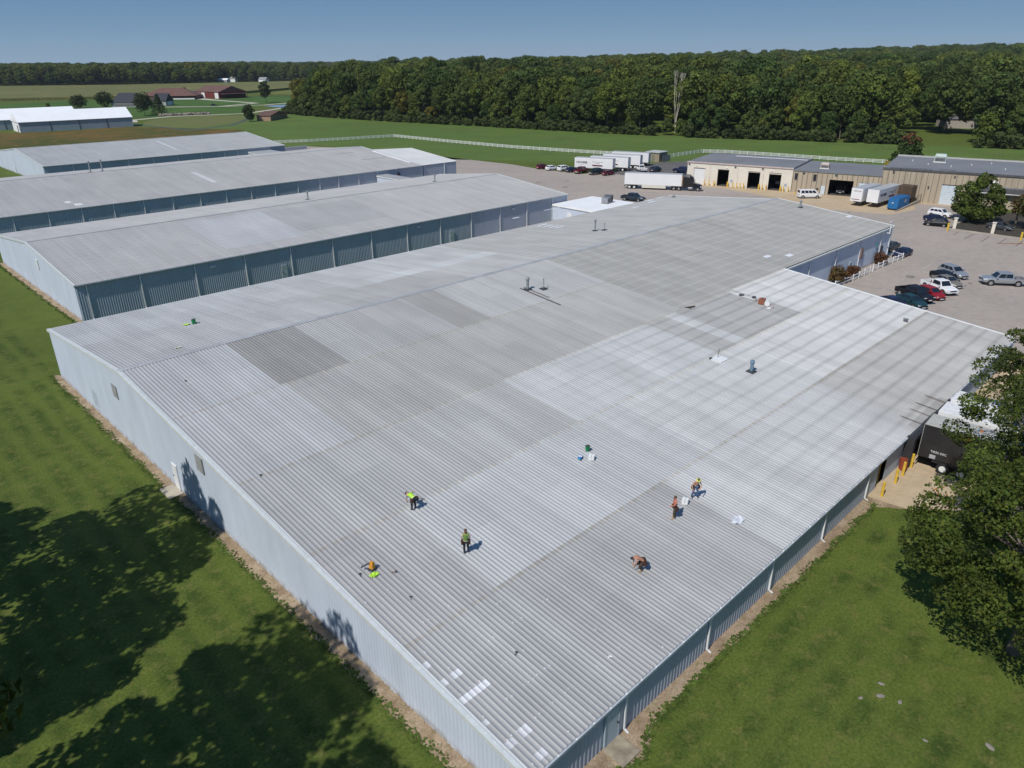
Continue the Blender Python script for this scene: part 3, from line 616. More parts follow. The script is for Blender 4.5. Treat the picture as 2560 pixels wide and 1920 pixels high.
for k in range(16):
    x, y = r_.uniform(84, 150), r_.uniform(-5, 60) if k < 9 else r_.uniform(95, 180)
    if 76 < x < 118 and 27 < y < 93: x = r_.uniform(122, 150)
    th = r_.choice([0, math.pi/2])+r_.uniform(-.25, .25); pts = [(x, y)]
    for j in range(r_.randint(8, 16)): th += r_.uniform(-.3, .3); x += math.cos(th)*1.6; y += math.sin(th)*1.6; pts.append((x, y))
    ribbon('asphalt_crack', pts, .09, .008+.0003*k, crack_m)
stain_m = mat('oil_stain', (.24, .21, .185), .8, var=.1)
for k in range(14):
    x, y = r_.uniform(84, 148), r_.uniform(2, 24) if k < 8 else r_.uniform(98, 135)
    if x > 145: continue
    rr_ = r_.uniform(.3, 1.1); flat('oil_stain', wobble([(x+rr_*math.cos(a_*.7854), y+rr_*.7*math.sin(a_*.7854)) for a_ in range(8)], .1, .3, seed=k), .014+.0003*k, stain_m)
for (a, b_) in (((122, 60), (150, 60)), ((122, 35), (144, 34)), ((96, 20.8), (118, 20.8))): ribbon('faded_line', [a, b_], .14, .013, mat('faded_line_paint', (.44, .41, .37), .8, var=.1))
# ============================================================ office and garage row (its own frame: x along the front, y inward)
OX, OY = 162.5, 98.3; ORZ = math.atan2(-.9733, .2296)
def oworld(s, y): return (OX+.2296*s+.9733*y, OY-.9733*s+.2296*y)
def oroot(name, label, cat='building'): return root(name, (OX, OY, 0), ORZ, label, cat)
def front_wall(par, m, s0, s1, h, opens, th=.3, name='front_wall', y0=0.):
    mb = MB(); x = s0
    for a, b_, zt in opens:
        mb.box(x, a, y0, y0+th, 0, h); mb.box(a, b_, y0+.0, y0+th, zt, h); x = b_
    mb.box(x, s1, y0, y0+th, 0, h); return mb.build(name, m, par)
cream = mat('cream_wall', (.74, .68, .58), .75, var=.05, scale=.35)
precast = mat('precast_concrete', (.50, .42, .31), .85, col2=(.37, .31, .23), scale=.9, stretch=(1.2, 1, .12))
precast2 = mat('precast_rib', (.20, .175, .14), .85, var=.1)
roof_grey = mat('tar_roof', (.165, .17, .18), .85, col2=(.21, .215, .225), scale=.12)
roof_dark = mat('tar_flashing', (.10, .10, .105), .8, var=.2)
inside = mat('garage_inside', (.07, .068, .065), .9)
W1 = oroot('white_garage', 'cream garage building with three open dark doors and yellow bollards in front')
front_wall(W1, cream, 0, 27.8, 5.75, [(1.9, 5.0, 4.3), (8.5, 11.5, 4.25), (16.6, 19.7, 4.15), (22.0, 25.1, 4.05)])
mb = MB(); mb.box(0, .3, .3, 22, 0, 5.75); mb.box(27.5, 27.8, .3, 22, 0, 5.75); mb.box(0, 27.8, 22, 22.3, 0, 5.75); mb.build('side_wall', cream, W1)
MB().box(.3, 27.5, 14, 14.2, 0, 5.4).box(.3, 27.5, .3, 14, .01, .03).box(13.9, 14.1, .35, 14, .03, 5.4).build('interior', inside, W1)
MB().box(-.1, 27.9, -.12, 22.4, 5.75, 5.95).build('roof', roof_grey, W1)
MB().box(-.14, 27.94, -.2, -.12, 5.62, 5.98).build('fascia', mat('pinkish_fascia', (.55, .45, .42), .6), W1)
MB().box(8, 27.5, 17.2, 17.6, 5.95, 6.05).build('roof_seam', white_paint, W1)
d = MB().box(1.95, 4.95, .08, .16, .02, 4.25).build('overhead_door', white_paint, W1)
mb = MB()
for k in range(1, 7): mb.box(1.95, 4.95, .07, .08, k*.6, k*.6+.03)
mb.build('panel_joint', mat('joint_grey', (.45, .45, .45), .7), d)
for a in (1.9, 8.5, 16.6, 22.0): MB().box(a-.05, a+3.1, -.06, 0, 4.28, 4.4).build('lintel', mat('lintel_brown', (.18, .15, .13), .7), W1)
for s_ in (.5, 13.1, 20.2): MB().box(s_-.22, s_+.22, -.16, 0, 5.0, 5.42).build('wall_fan', mat('fan_grey', (.12, .13, .14), .6), W1)
for s_ in (2.6, 10.9, 22.6): MB().ball((s_, -.1, 4.9), .2, 8, 5, (1, .6, .7)).build('wall_lamp', mat('lamp_white', (.9, .88, .84), .4), W1)
for s_ in (6.4, 13.9, 20.6): MB().box(s_-.03, s_+.03, -.012, 0, .1, 5.6).build('wall_joint', mat('joint_brown', (.35, .28, .24), .8), W1)
for s_ in (11.95, 25.9):
    dd = MB().box(s_, s_+.95, -.06, 0, .05, 2.2).build('door', mat('ivory_door', (.68, .66, .6), .6), W1); MB().box(s_+.2, s_+.75, -.08, -.06, 1.3, 1.9).build('door_window', mat('door_pane', (.35, .42, .5), .2), dd)
for a in (8.5, 16.6, 22.0):      # rails of the raised doors inside
    MB().box(a+.05, a+.12, .32, 3, 4.1, 4.2).box(a+2.9, a+2.97, .32, 3, 4.1, 4.2).build('door_track', rim_metal, W1)
MB().box(22.7, 24.6, 5.0, 6.4, 1.0, 1.6).build('stored_goods', mat('stored_white', (.5, .48, .45), .7), W1)
W2 = oroot('concrete_garage', 'ribbed tan concrete garage with a wide open bay and a van inside')
def ribs(par, s0, s1, h, step=1.17, skip=(), z0=0, y0=0.):
    mb = MB(); s_ = s0+.05
    while s_ < s1:
        lo = z0
        for a, b_, zt in skip:
            if a-.1 < s_ < b_+.1: lo = zt+.05
        mb.box(s_-.05, s_+.05, y0-.14, y0, lo, h-.12); s_ += step
    return mb.build('wall_ribs', precast2, par)
op2 = [(36.8, 42.4, 3.75), (43.6, 47.0, 3.55)]
front_wall(W2, precast, 27.81, 48.4, 5.35, op2); ribs(W2, 27.9, 48.2, 5.35, 1.17, op2)
mb = MB(); mb.box(27.85, 28.1, .3, 20, 0, 5.35); mb.box(27.85, 48.4, 20, 20.3, 0, 5.3); mb.build('side_wall', precast, W2)
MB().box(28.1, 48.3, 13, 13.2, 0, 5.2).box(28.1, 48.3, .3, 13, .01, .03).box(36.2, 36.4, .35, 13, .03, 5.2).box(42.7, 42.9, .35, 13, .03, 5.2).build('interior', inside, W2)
MB().box(27.9, 48.5, -.1, 20.4, 5.35, 5.52).build('roof', roof_grey, W2)
MB().box(27.9, 48.45, -.16, -.1, 5.28, 5.56).build('fascia', mat('grey_fascia', (.2, .22, .23), .6), W2)
mb = MB(); mb.box(43.6, 47., .1, .18, .02, 3.5); gd = mb.build('overhead_door', mat('icy_door', (.6, .68, .74), .5, var=.05), W2)
mb = MB(); [mb.box(43.6, 47., .09, .1, k*.6, k*.6+.03) for k in range(1, 6)]; mb.build('panel_joint', mat('joint_grey', (.45, .45, .45), .7), gd)
for s_ in (28.4, 32.9):
    f = MB().box(s_-.08, s_+.8, -.1, -.0, 3.1, 4.85).build('window_frame', mat('frame_tan', (.38, .33, .26), .7), W2); MB().box(s_, s_+.72, -.125, -.1, 3.2, 4.75).build('pane', glass, f)
dd = MB().box(35.0, 36.0, -.09, 0, .05, 2.1).build('door', mat('icy_door', (.6, .68, .74), .5), W2); MB().box(35.1, 35.18, -.13, -.09, 1.0, 1.15).build('handle', dark_metal, dd)
for s_ in (30.5, 38.2): MB().hexa([(s_-.3, -.3, 4.9), (s_+.3, -.3, 4.9), (s_+.2, 0, 4.6), (s_-.2, 0, 4.6), (s_-.3, -.3, 5.1), (s_+.3, -.3, 5.1), (s_+.3, 0, 5.2), (s_-.3, 0, 5.2)]).build('wall_hood', mat('fan_grey', (.12, .13, .14), .6), W2)
MB().box(34.0, 34.5, -.15, 0, 1.1, 1.5).build('meter_box', dark_metal, W2)
def rooftop_unit(label, s_, y_, z_, sx, sy, h, m, cap=None):
    wx, wy = oworld(s_, y_); o = root('rooftop_unit', (wx, wy, z_), ORZ, label, 'rooftop unit')
    MB().box(-sx/2-.12, sx/2+.12, -sy/2-.12, sy/2+.12, 0, .15).build('curb', white_paint, o)
    mb = MB(); mb.hexa([(-sx/2, -sy/2, .15), (sx/2, -sy/2, .15), (sx/2, sy/2, .15), (-sx/2, sy/2, .15), (-sx/2, -sy/2, h*.7), (sx/2, -sy/2, h*.7), (sx/2, sy/2, h*.7), (-sx/2, sy/2, h*.7)]); mb.build('case', m, o)
    MB().hexa([(-sx/2-.06, -sy/2-.06, h*.701), (sx/2+.06, -sy/2-.06, h*.701), (sx/2+.06, sy/2+.06, h*.701), (-sx/2-.06, sy/2+.06, h*.701), (-sx/2+.2, -sy/2+.2, h), (sx/2-.2, -sy/2+.2, h), (sx/2-.2, sy/2-.2, h), (-sx/2+.2, sy/2-.2, h)]).build('hood', m, o)
    MB().box(-sx/2+.2, sx/2-.2, -sy/2-.02, -sy/2, .3, h*.55).build('grille', mat('fan_grey', (.12, .13, .14), .6), o)
    return o
rooftop_unit('tan box vent on a white curb over the concrete garage', 34.2, 6.2, 5.52, 2.0, 1.6, 1.5, mat('tan_case', (.5, .42, .36), .6))
W3 = oroot('tall_warehouse', 'taller tan ribbed concrete warehouse with a pale blue overhead door')
op3 = [(61.4, 64.95, 4.4)]
front_wall(W3, precast, 48.42, 78, 7.25, op3); ribs(W3, 48.5, 78, 7.25, 1.19, op3)
mb = MB(); mb.box(48.42, 48.7, .3, 26, 0, 7.25); mb.box(48.42, 78, 26, 26.3, 0, 7.25); mb.build('side_wall', precast, W3)
MB().box(48.5, 78, -.12, 26.4, 7.25, 7.45).build('roof', roof_grey, W3)
MB().box(48.4, 78, -.2, -.12, 7.05, 7.5).build('fascia', roof_dark, W3)
MB().box(48.5, 78, 26.0, 26.4, 7.45, 7.8).build('parapet', mat('parapet_pale', (.5, .49, .46), .7), W3)
r_ = random.Random(5); mb = MB()
for k in range(5):
    a = 50+k*2.5; mb.box(a, a+r_.uniform(1, 3.5), .2+k*.35, .6+k*.35+r_.uniform(0, .8), 7.45, 7.46+.002*k)
mb.build('tar_patch', roof_dark, W3)
gd = MB().box(61.4, 64.95, .06, .14, .02, 4.35).build('overhead_door', mat('icy_door', (.6, .68, .74), .5), W3)
mb = MB(); [mb.box(61.4, 64.95, .05, .06, k*.55, k*.55+.025) for k in range(1, 8)]; mb.build('panel_joint', mat('joint_grey', (.45, .45, .45), .7), gd)
MB().box(61.3, 65.05, -.05, 0, 4.4, 4.5).build('lintel', dark_metal, W3)
MB().box(63.3, 63.8, -.14, 0, 6.1, 6.6).build('wall_vent', mat('lintel_brown', (.18, .15, .13), .7), W3)
MB().tube((58.7, 0, 3.7), (58.7, -.35, 3.75), .08, .2).build('wall_horn', dark_metal, W3)
MB().box(50.6, 50.95, -.2, 0, 6.3, 6.9).build('wall_light', dark_metal, W3)
rooftop_unit('large pale green cooling unit on the tall warehouse roof', 59, 17, 7.45, 2.6, 1.8, 2.0, mat('sage_case', (.42, .5, .46), .5))
mb = MB()
for sx, sy in ((53, 16), (57, 10), (62, 8), (66, 14), (70, 19), (73, 9)): MB().tube((sx, sy, 7.45), (sx, sy, 7.7), .1, .09).ball((sx, sy, 7.72), .14, 8, 4, (1, 1, .6)).build('roof_vent', white_paint, W3)
W4 = oroot('low_office', 'low flat roofed office with a deep dark eave half hidden by two trees')
front_wall(W4, mat('pale_brick', (.5, .45, .38), .8, var=.1, scale=3), 66.6, 92, 3.4, [], y0=.4, name='front_wall')
mb = MB(); mb.box(66.3, 92, -1.2, 1.0, 3.5, 4.6); mb.build('eave', roof_dark, W4)
MB().box(66.3, 92, -1.3, -1.2, 3.35, 3.5).build('eave_trim', white_paint, W4)
mb = MB()
for k in range(7): mb.box(67.4+k*3.3, 69.2+k*3.3, .33, .4, .8, 2.6)
mb.build('window', glass, W4)['kind'] = 'stuff'
MB().box(66.3, 92, -1.2, 0, 4.6, 4.75).build('roof', roof_grey, W4)
rooftop_unit('small white fan box on the low roof edge above the trees', 71.5, -.3, 4.75, 1.5, 1.0, 1.2, white_paint)
rl = root('safety_railing', (*oworld(48.6, 9), 5.52), ORZ, 'yellow stair railing between the two flat office roofs', 'railing')
mb = MB()
for k in range(5): mb.bar((k*-.35, k*.9, k*0), (k*-.35, k*.9, 2.0), .06, .06)
mb.build('post', yellow_paint, rl); MB().bar((0, 0, 2.0), (-1.4, 3.6, 2.3), .06, .06).bar((0, 0, 1.4), (-1.4, 3.6, 1.6), .06, .06).build('rail', yellow_paint, rl)

def bollard(label, x, y, r=.11, h=1.1, first=[None]):
    if first[0] is None:
        o = MB().tube((0, 0, 0), (0, 0, h-.06), r, n=12).ball((0, 0, h-.06), r, 12, 4, (1, 1, .6)).build('bollard', yellow_paint); first[0] = o
    else: o = first[0].copy(); COL.objects.link(o)
    o.location = (x, y, 0); o.scale = (r/.11, r/.11, h/1.1); return tag(o, label, 'bollard')
offb = [(1.9, -.7, 'beside the closed white door'), (5.3, -.8, 'right of the closed white door'), (6.6, -.9, 'third along the cream wall'), (7.9, -.7, 'left of the first open door'), (8.2, .1, 'inside edge of the first open door'), (11.6, -.6, 'thick one right of the first open door'), (13.2, -1.1, 'before the narrow door of the cream garage'), (14.2, -1., 'in the middle of the cream wall, left one'), (15.1, -1., 'in the middle of the cream wall, right one'), (15.9, -.7, 'left of the second open door'), (19.9, -.7, 'thick one right of the second open door'), (20.8, -.8, 'between second and third open doors'), (21.7, -.5, 'left of the third open door'), (25.4, -.7, 'thick one right of the third open door'), (26.2, -.8, 'before the cream garage right door'), (27.4, -.8, 'at the right corner of the cream garage'), (29.5, -2.6, 'lone low post out on the tan apron')]
for i, (s_, y_, tx) in enumerate(offb):
    x, y = oworld(s_, y_); o = bollard('yellow bollard '+tx, x, y, .2 if 'thick' in tx else .12, .5 if 'lone' in tx else 1.25); o['group'] = 'bollards along the cream garage'
for (x, y, tx) in ((45.2, -.85, 'next to the dock shelter and downspouts'), (43.3, -.85, 'right of the orange red barrel'), (41.7, -.85, 'by the open doorway of the near wall'), (38.9, -.85, 'nearest the grass on the tan yard')):
    bollard('yellow bollard '+tx, x, y, .1, 1.15)['group'] = 'bollards along the near wall'
for (x, y, tx) in ((146.7, 27.4, 'at the left end of the pale kerb'), (147., 14.9, 'at the right edge of the parking lot')):
    bollard('yellow bollard '+tx, x, y, .17, 1.4)
br = root('drum', (44.35, -.5, 0), 0, 'orange red drum leaning by the near wall between bollards', 'drum')
MB().tube((0, 0, 0), (.05, .1, 1.0), .33, n=14).build('barrel_body', mat('orange_red', (.27, .055, .025), .6), br); MB().tube((.015, .03, .3), (.02, .035, .34), .35, n=14).tube((.03, .06, .64), (.035, .065, .68), .35, n=14).build('hoop', mat('orange_red', (.27, .055, .025), .6), br)
for (x, y, tx) in ((149.45, 27.0, 'left one beside the black coupe'), (149.6, 20.3, 'right one under the second tree')):
    o = root('gate_pillar', (x, y, 0), math.radians(8), 'cream square pillar on the kerb, '+tx, 'pillar')
    MB().box(-.28, .28, -.28, .28, 0, 2.1).build('shaft', cream, o); MB().box(-.36, .36, -.36, .36, 2.1, 2.25).build('cap', cream, o)

# ============================================================ fences
def fence(name, label, pts, step, cat='fence', h=1.25, rails=(.35, .75, 1.12), m=white_paint, pw=.14):
    o = root(name, (pts[0][0], pts[0][1], 0), 0, label, cat); p0 = None; ox, oy = pts[0]
    mr = MB()
    for i in range(len(pts)-1):
        a = Vector((*pts[i], 0)); b_ = Vector((*pts[i+1], 0)); n = max(1, round((b_-a).length/step))
        for z in rails: mr.bar((a.x-ox, a.y-oy, z), (b_.x-ox, b_.y-oy, z), .05, .15)
        for k in range(n+(1 if i == len(pts)-2 else 0)):
            P = a.lerp(b_, k/n)
            if p0 is None: p = p0 = MB().box(-pw/2, pw/2, -pw/2, pw/2, 0, h).hexa([(-pw*.6, -pw*.6, h), (pw*.6, -pw*.6, h), (pw*.6, pw*.6, h), (-pw*.6, pw*.6, h), (-.01, -.01, h+.08), (.01, -.01, h+.08), (.01, .01, h+.08), (-.01, .01, h+.08)]).build('post', m, o)
            else: p = p0.copy(); COL.objects.link(p); p.parent = o
            p.location = (P.x-ox, P.y-oy, 0)
    mr.build('rail', m, o); return o
fence('rail_fence', 'long white three rail fence between the mown grass and the meadow', [(136, 281), (147.5, 275), (164.8, 270.6), (185.6, 266.2)], 2.35)
fence('rail_fence', 'white rail fence running from the far corner down to the parked trailers', [(185.75, 265.6), (187, 230), (190, 195), (194.5, 173), (199.7, 153), (203, 141)], 2.5)
fence('rail_fence', 'white rail fence stepping up from the block shed to the meadow corner', [(207, 134.5), (215, 134.2), (226.6, 133.8)], 2.3)
fence('rail_fence', 'white rail fence along the meadow behind the cream garage', [(226.8, 133.3), (231, 127), (234.5, 108), (237.4, 89), (241.8, 73)], 2.6)
fence('rail_fence', 'short white two rail fence beside the shrubs of the south wall, long run', [(92.5, 26.3), (98, 25.9), (104.3, 25.85)], 2.5, rails=(.4, .85), h=1.05)
fence('rail_fence', 'white two rail fence that turns towards the dark blue car', [(106.0, 26.0), (111.5, 25.75), (117.2, 25.4), (118.0, 27.3)], 2.2, rails=(.4, .85), h=1.05)
fence('timber_fence', 'grey timber yard fence beyond the red barn', [(318, 690), (345, 676), (362, 668)], 4, rails=(.5, 1.), m=mat('old_timber', (.12, .1, .08), .9))

# ============================================================ vehicles
def cpaint(name, c, metal=0.): return mat(name, c, .34, metal, var=.03, spec=.4)
PAINT = {'silver': cpaint('silver_paint', (.42, .44, .46), .5), 'black': mat('black_paint', (.012, .013, .016), .4, spec=.22, var=.03), 'white': cpaint('gloss_white', (.8, .8, .8)), 'red': cpaint('red_paint', (.27, .01, .015)), 'darkred': cpaint('maroon_paint', (.11, .008, .015)), 'teal': cpaint('dark_teal_paint', (.012, .045, .055)), 'navy': cpaint('navy_paint', (.012, .018, .06)), 'tan': cpaint('tan_paint', (.25, .23, .19), .3), 'slate': cpaint('slate_paint', (.03, .045, .06), .2), 'green': cpaint('dark_green_paint', (.01, .03, .03)), 'grey': cpaint('grey_paint', (.07, .075, .08), .2), 'sky': cpaint('pale_blue_paint', (.3, .42, .5), .3)}
headm = mat('headlight_lens', (.75, .78, .8), .1, .3); tailm = mat('taillight_lens', (.25, .01, .01), .2); plate = mat('plate_white', (.7, .7, .72), .5)
def ring(x, zb, zt, hw, ins=.1): return [(x, -hw*.93, zb), (x, -hw, zb+(zt-zb)*.35), (x, -hw, zt-(zt-zb)*.28), (x, -hw+ins, zt), (x, hw-ins, zt), (x, hw, zt-(zt-zb)*.28), (x, hw, zb+(zt-zb)*.35), (x, hw*.93, zb)]
KINDS = {
 'sedan': dict(body=[(-2.38, .42, .82, .72), (-2.3, .3, .98, .84), (-1.7, .22, 1.02, .9), (-.5, .2, .98, .92), (.8, .2, .97, .92), (1.5, .22, .9, .9), (2.1, .26, .76, .84), (2.36, .36, .62, .7)], cab=(-1.85, -1.15, .3, 1.15, .98, 1.44), hw=(.84, .62), wb=(-1.42, 1.42), r=.32, L=4.75),
 'hatch': dict(body=[(-2.1, .42, .85, .75), (-2.05, .3, 1.0, .86), (-1.5, .22, 1.02, .9), (.7, .2, .98, .9), (1.4, .22, .92, .88), (1.95, .28, .78, .8), (2.15, .38, .62, .7)], cab=(-2.0, -1.5, .3, 1.1, 1.0, 1.5), hw=(.84, .64), wb=(-1.3, 1.32), r=.32, L=4.25),
 'suv': dict(body=[(-2.35, .45, .95, .8), (-2.3, .32, 1.1, .9), (-1.6, .28, 1.14, .95), (.8, .28, 1.1, .95), (1.5, .3, 1.04, .93), (2.15, .34, .9, .88), (2.38, .45, .7, .78)], cab=(-2.25, -1.85, .35, 1.2, 1.12, 1.72), hw=(.9, .7), wb=(-1.4, 1.42), r=.37, L=4.75),
 'pickup': dict(body=[(-.75, .42, 1.14, .98), (.9, .42, 1.12, .99), (1.6, .42, 1.12, .99), (2.35, .44, 1.02, .97), (2.75, .5, .9, .9)], cab=(-.75, -.6, .75, 1.35, 1.12, 1.86), hw=(.94, .72), wb=(-1.85, 1.8), r=.41, bed=(-2.85, -.8, 1.12), L=5.6),
 'crew': dict(body=[(-1.2, .45, 1.18, 1.0), (.9, .45, 1.16, 1.01), (1.7, .45, 1.18, 1.01), (2.45, .47, 1.1, .99), (2.95, .55, .98, .93)], cab=(-1.2, -1.05, .75, 1.4, 1.16, 1.92), hw=(.96, .74), wb=(-1.85, 1.88), r=.43, bed=(-2.95, -1.22, 1.16), L=5.9),
 'van': dict(body=[(-2.7, .4, 1.1, .92), (-2.66, .34, 1.22, .98), (0, .32, 1.22, 1.0), (1.7, .32, 1.16, 1.0), (2.3, .34, 1.05, .96), (2.72, .42, .8, .88)], cab=(-2.66, -2.55, 1.2, 1.95, 1.2, 2.05), hw=(.97, .84), wb=(-1.75, 1.75), r=.37, L=5.4)}
PROTO = {}
def car(kind, paint, P, heading, label, group=None, name=None, sc=1.0):
    """P: centre on the ground; heading: where the nose points"""
    rz = math.atan2(heading[1], heading[0])
    nm = name or {'suv': 'parked_suv', 'pickup': 'pickup_truck', 'crew': 'pickup_truck', 'van': 'passenger_van'}.get(kind, 'parked_car')
    cat = {'suv': 'suv', 'pickup': 'pickup truck', 'crew': 'pickup truck', 'van': 'van'}.get(kind, 'car')
    key = (kind, paint)
    if key in PROTO:
        o = copy_tree(PROTO[key]); o.name = nm; o.location = (P[0], P[1], 0); o.rotation_euler = (0, 0, rz); o['label'] = label
        if group: o['group'] = group
        elif 'group' in o: del o['group']
        o['category'] = cat; o.scale = (sc,)*3; return o
    K = KINDS[kind]; pm = PAINT[paint]; o = root(nm, (P[0], P[1], 0), rz, label, cat, group); PROTO[key] = o; o.scale = (sc,)*3
    mb = MB(); mb.loft([ring(*s_) for s_ in K['body']]); bd = mb.build('body', pm, o, smooth=False)
    if 'bed' in K:
        b0, b1, zt = K['bed']; hw = K['body'][0][3]; mb = MB()
        mb.box(b0, b1, -hw, -hw+.12, .5, zt); mb.box(b0, b1, hw-.12, hw, .5, zt); mb.box(b0, b0+.1, -hw+.12, hw-.12, .5, zt); mb.box(b1-.1, b1, -hw+.12, hw-.12, .5, zt+.0)
        bed = mb.build('cargo_bed', pm, o); MB().box(b0+.1, b1-.1, -hw+.12, hw-.12, .55, .68).build('bed_floor', mat('bed_liner', (.03, .03, .032), .8), bed)
        MB().box(b0-.1, b0, -hw*.9, hw*.9, .45, .62).build('rear_bumper', rim_metal, o)
    xa, xb, xc, xd, z0, z1 = K['cab']; w0, w1 = K['hw']
    mb = MB(); lo = [(xa, -w0, z0-.02), (xd, -w0, z0-.02), (xd, w0, z0-.02), (xa, w0, z0-.02)]; hi = [(xb, -w1, z1-.04), (xc, -w1, z1-.04), (xc, w1, z1-.04), (xb, w1, z1-.04)]
    top = [(xb+.12, -w1+.1, z1), (xc-.14, -w1+.1, z1), (xc-.14, w1-.1, z1), (xb+.12, w1-.1, z1)]
    mb.loft([lo, hi, top]); mb.build('cabin', pm, o)
    def quad(nm, pts, off): # inset glass proud of the painted cabin
        c = sum((Vector(p) for p in pts), Vector())/len(pts); n = (Vector(pts[1])-Vector(pts[0])).cross(Vector(pts[2])-Vector(pts[0])).normalized()
        if n.dot(Vector(off)) < 0: n = -n
        q = [Vector(p)+n*.012 for p in pts]; q2 = [Vector(p)-n*.01 for p in pts]; mb = MB(); mb.hexa([*q2, *q] if False else [q2[0], q2[1], q2[2], q2[3], q[0], q[1], q[2], q[3]]); return mb.build(nm, glass, o)
    L3 = lambda a, b_, t: tuple(a[i]+(b_[i]-a[i])*t for i in range(3))
    def face(a, b_, c, d, u0, u1, v0, v1): # a,b bottom; d,c top
        P_ = lambda u, v: L3(L3(a, b_, u), L3(d, c, u), v); return [P_(u0, v0), P_(u1, v0), P_(u1, v1), P_(u0, v1)]
    quad('windscreen', face(lo[1], lo[2], hi[2], hi[1], .07, .93, .1, .94), (1, 0, .3)); quad('rear_window', face(lo[3], lo[0], hi[0], hi[3], .08, .92, .2, .9), (-1, 0, .3))
    nw = 1 if kind == 'pickup' else (2 if kind in ('sedan', 'hatch', 'crew') else (3 if kind == 'suv' else 4))
    for sd in (0, 1):
        a, b_, c, d = (lo[0], lo[1], hi[1], hi[0]) if sd == 0 else (lo[3], lo[2], hi[2], hi[3])
        for k in range(nw):
            u0 = .06+(.88/nw)*k+.015; u1 = .06+(.88/nw)*(k+1)-.015; quad('side_window', face(a, b_, c, d, u0, u1, .16, .9), (0, -1 if sd == 0 else 1, .2))
    xf = K['body'][-1][0]; xr = K['bed'][0] if 'bed' in K else K['body'][0][0]; hwf = K['body'][-2][3]; zf = K['body'][-1][2]; zr = (K['bed'][2]-.2) if 'bed' in K else K['body'][1][2]-.16; hwr = K['body'][0][3]
    for s_ in (-1, 1):
        MB().box(xf-.28, xf-.02, s_*hwf*.74-.17, s_*hwf*.74+.17, zf-.1, zf+.05).build('headlight', headm, o)
        MB().box(xr-.015, xr+.12, s_*hwr*.86-.12, s_*hwr*.86+.12, zr-.2, zr+.04).build('taillight', tailm, o)
        MB().box(xd-.35, xd-.15, s_*(w0+.12)-.1, s_*(w0+.12)+.1, z0+.02, z0+.2).build('mirror', pm, o)
    MB().box(xf-.06, xf+.025, -hwf*.55, hwf*.55, zf-.2, zf-.03).build('grille', mat('grille_black', (.02, .02, .022), .4), o); MB().box(xf-.03, xf+.04, -.26, .26, zf-.36, zf-.24).build('number_plate', plate, o)
    MB().box(xr-.03, xr+.02, -.26, .26, zr-.32, zr-.16).build('number_plate', plate, o)
    R_ = K['r']; hwb = max(s_[3] for s_ in K['body'])
    proto = None
    for x in K['wb']:
        for s_ in (-1, 1):
            if proto is None:
                wo = MB().tube((0, -.11, 0), (0, .11, 0), R_, n=18).build('wheel', black_rubber, o); MB().tube((0, -.118, 0), (0, .118, 0), R_*.62, n=14).build('rim', rim_metal, wo); proto = wo
            else: wo = copy_tree(proto, o)
            wo.location = (x, s_*(hwb-.09), R_)
            MB().tube((x, s_*(hwb-.14), R_+.02), (x, s_*(hwb+.006), R_+.02), R_*1.17, n=16).build('wheel_arch', mat('arch_black', (.015, .015, .016), .9), o)
    return o
hd = (-.62, -.78)
def off(P, hv, d, side=0):
    n = math.hypot(*hv); return (P[0]+hv[0]/n*d-hv[1]/n*side, P[1]+hv[1]/n*d+hv[0]/n*side)
GP = 'cars parked beside the main warehouse'; hq = (-.52, -.855)
car('suv', 'silver', (111.5, 15.9), hq, 'silver suv with dark roof glass, farthest car of the angled row', GP)
car('sedan', 'black', (108.3, 16.1), hq, 'black sedan parked between the silver suv and the white pickup', GP)
car('sedan', 'tan', (105.6, 14.9), hq, 'greyish tan sedan hidden behind the white pickup', GP)
car('pickup', 'white', (101.4, 14.7), (-.55, -.835), 'white regular cab pickup in the angled row', GP)
car('hatch', 'red', (97.5, 14.6), hq, 'bright red hatchback between the white and black pickups', GP)
car('crew', 'black', (94.9, 15.9), hq, 'black crew cab pickup with a chrome front in the angled row', GP)
car('sedan', 'teal', (91.7, 15.2), hq, 'dark teal sedan beyond the roof edge beside the black pickup', GP)
car('sedan', 'navy', (88.9, 16.6), hq, 'navy car mostly hidden by the white roof edge', GP)
car('crew', 'silver', (111.7, 9.2), (-.57, .82), 'silver crew cab pickup parked alone with its nose to the left')
car('sedan', 'navy', (119.4, 26.3), (-1, .06), 'dark blue sedan at the end of the short white fence')
car('sedan', 'grey', (122.6, 29.6), (-1, .1), 'dark grey car half hidden by the warehouse corner')
car('suv', 'white', (160.6, 33.2), (-.15, -1), 'white suv under the pointed tree by the tall warehouse')
car('sedan', 'navy', (154.7, 32.2), (-.3, -1), 'dark navy car between white suv and black coupe')
car('sedan', 'black', (150.1, 30.6), (-.25, 1), 'black coupe by the left gate pillar')
car('suv', 'grey', (155.0, 13.5), (-.2, -1), 'dark suv in the deep shade behind the right gate pillar')
car('sedan', 'grey', (155.3, 20.5), (-.2, -1), 'car toned dark for the shade under the two trees')  # white car, the tree shade is put into its grey paint
GT = 'cars parked along the grass edge'
for k, (kd, pc, P, lb) in enumerate([('hatch', 'darkred', (156.9, 147.5), 'maroon hatchback, first car on the left of the grass edge row'), ('hatch', 'white', (156.5, 143.1), 'white hatchback right of the maroon hatchback on the grass edge'), ('suv', 'white', (158.0, 139.3), 'white suv in the middle left of the grass edge row'), ('hatch', 'navy', (157.8, 135.9), 'small navy car squeezed beside the white suv'), ('crew', 'darkred', (158.2, 132.4), 'dark red pickup in front of the lettered trailer'), ('crew', 'green', (159.2, 127.2), 'very dark green pickup near the end of the row'), ('hatch', 'darkred', (160.1, 123.7), 'maroon car at the right end of the grass edge row')]):
    car(kd, pc, P, (.96, -.12 if k != 4 else .1), lb, GT)
car('pickup', 'white', (173.6, 121.8), (.5, .85), 'white pickup showing only its roof behind the semi trailer')
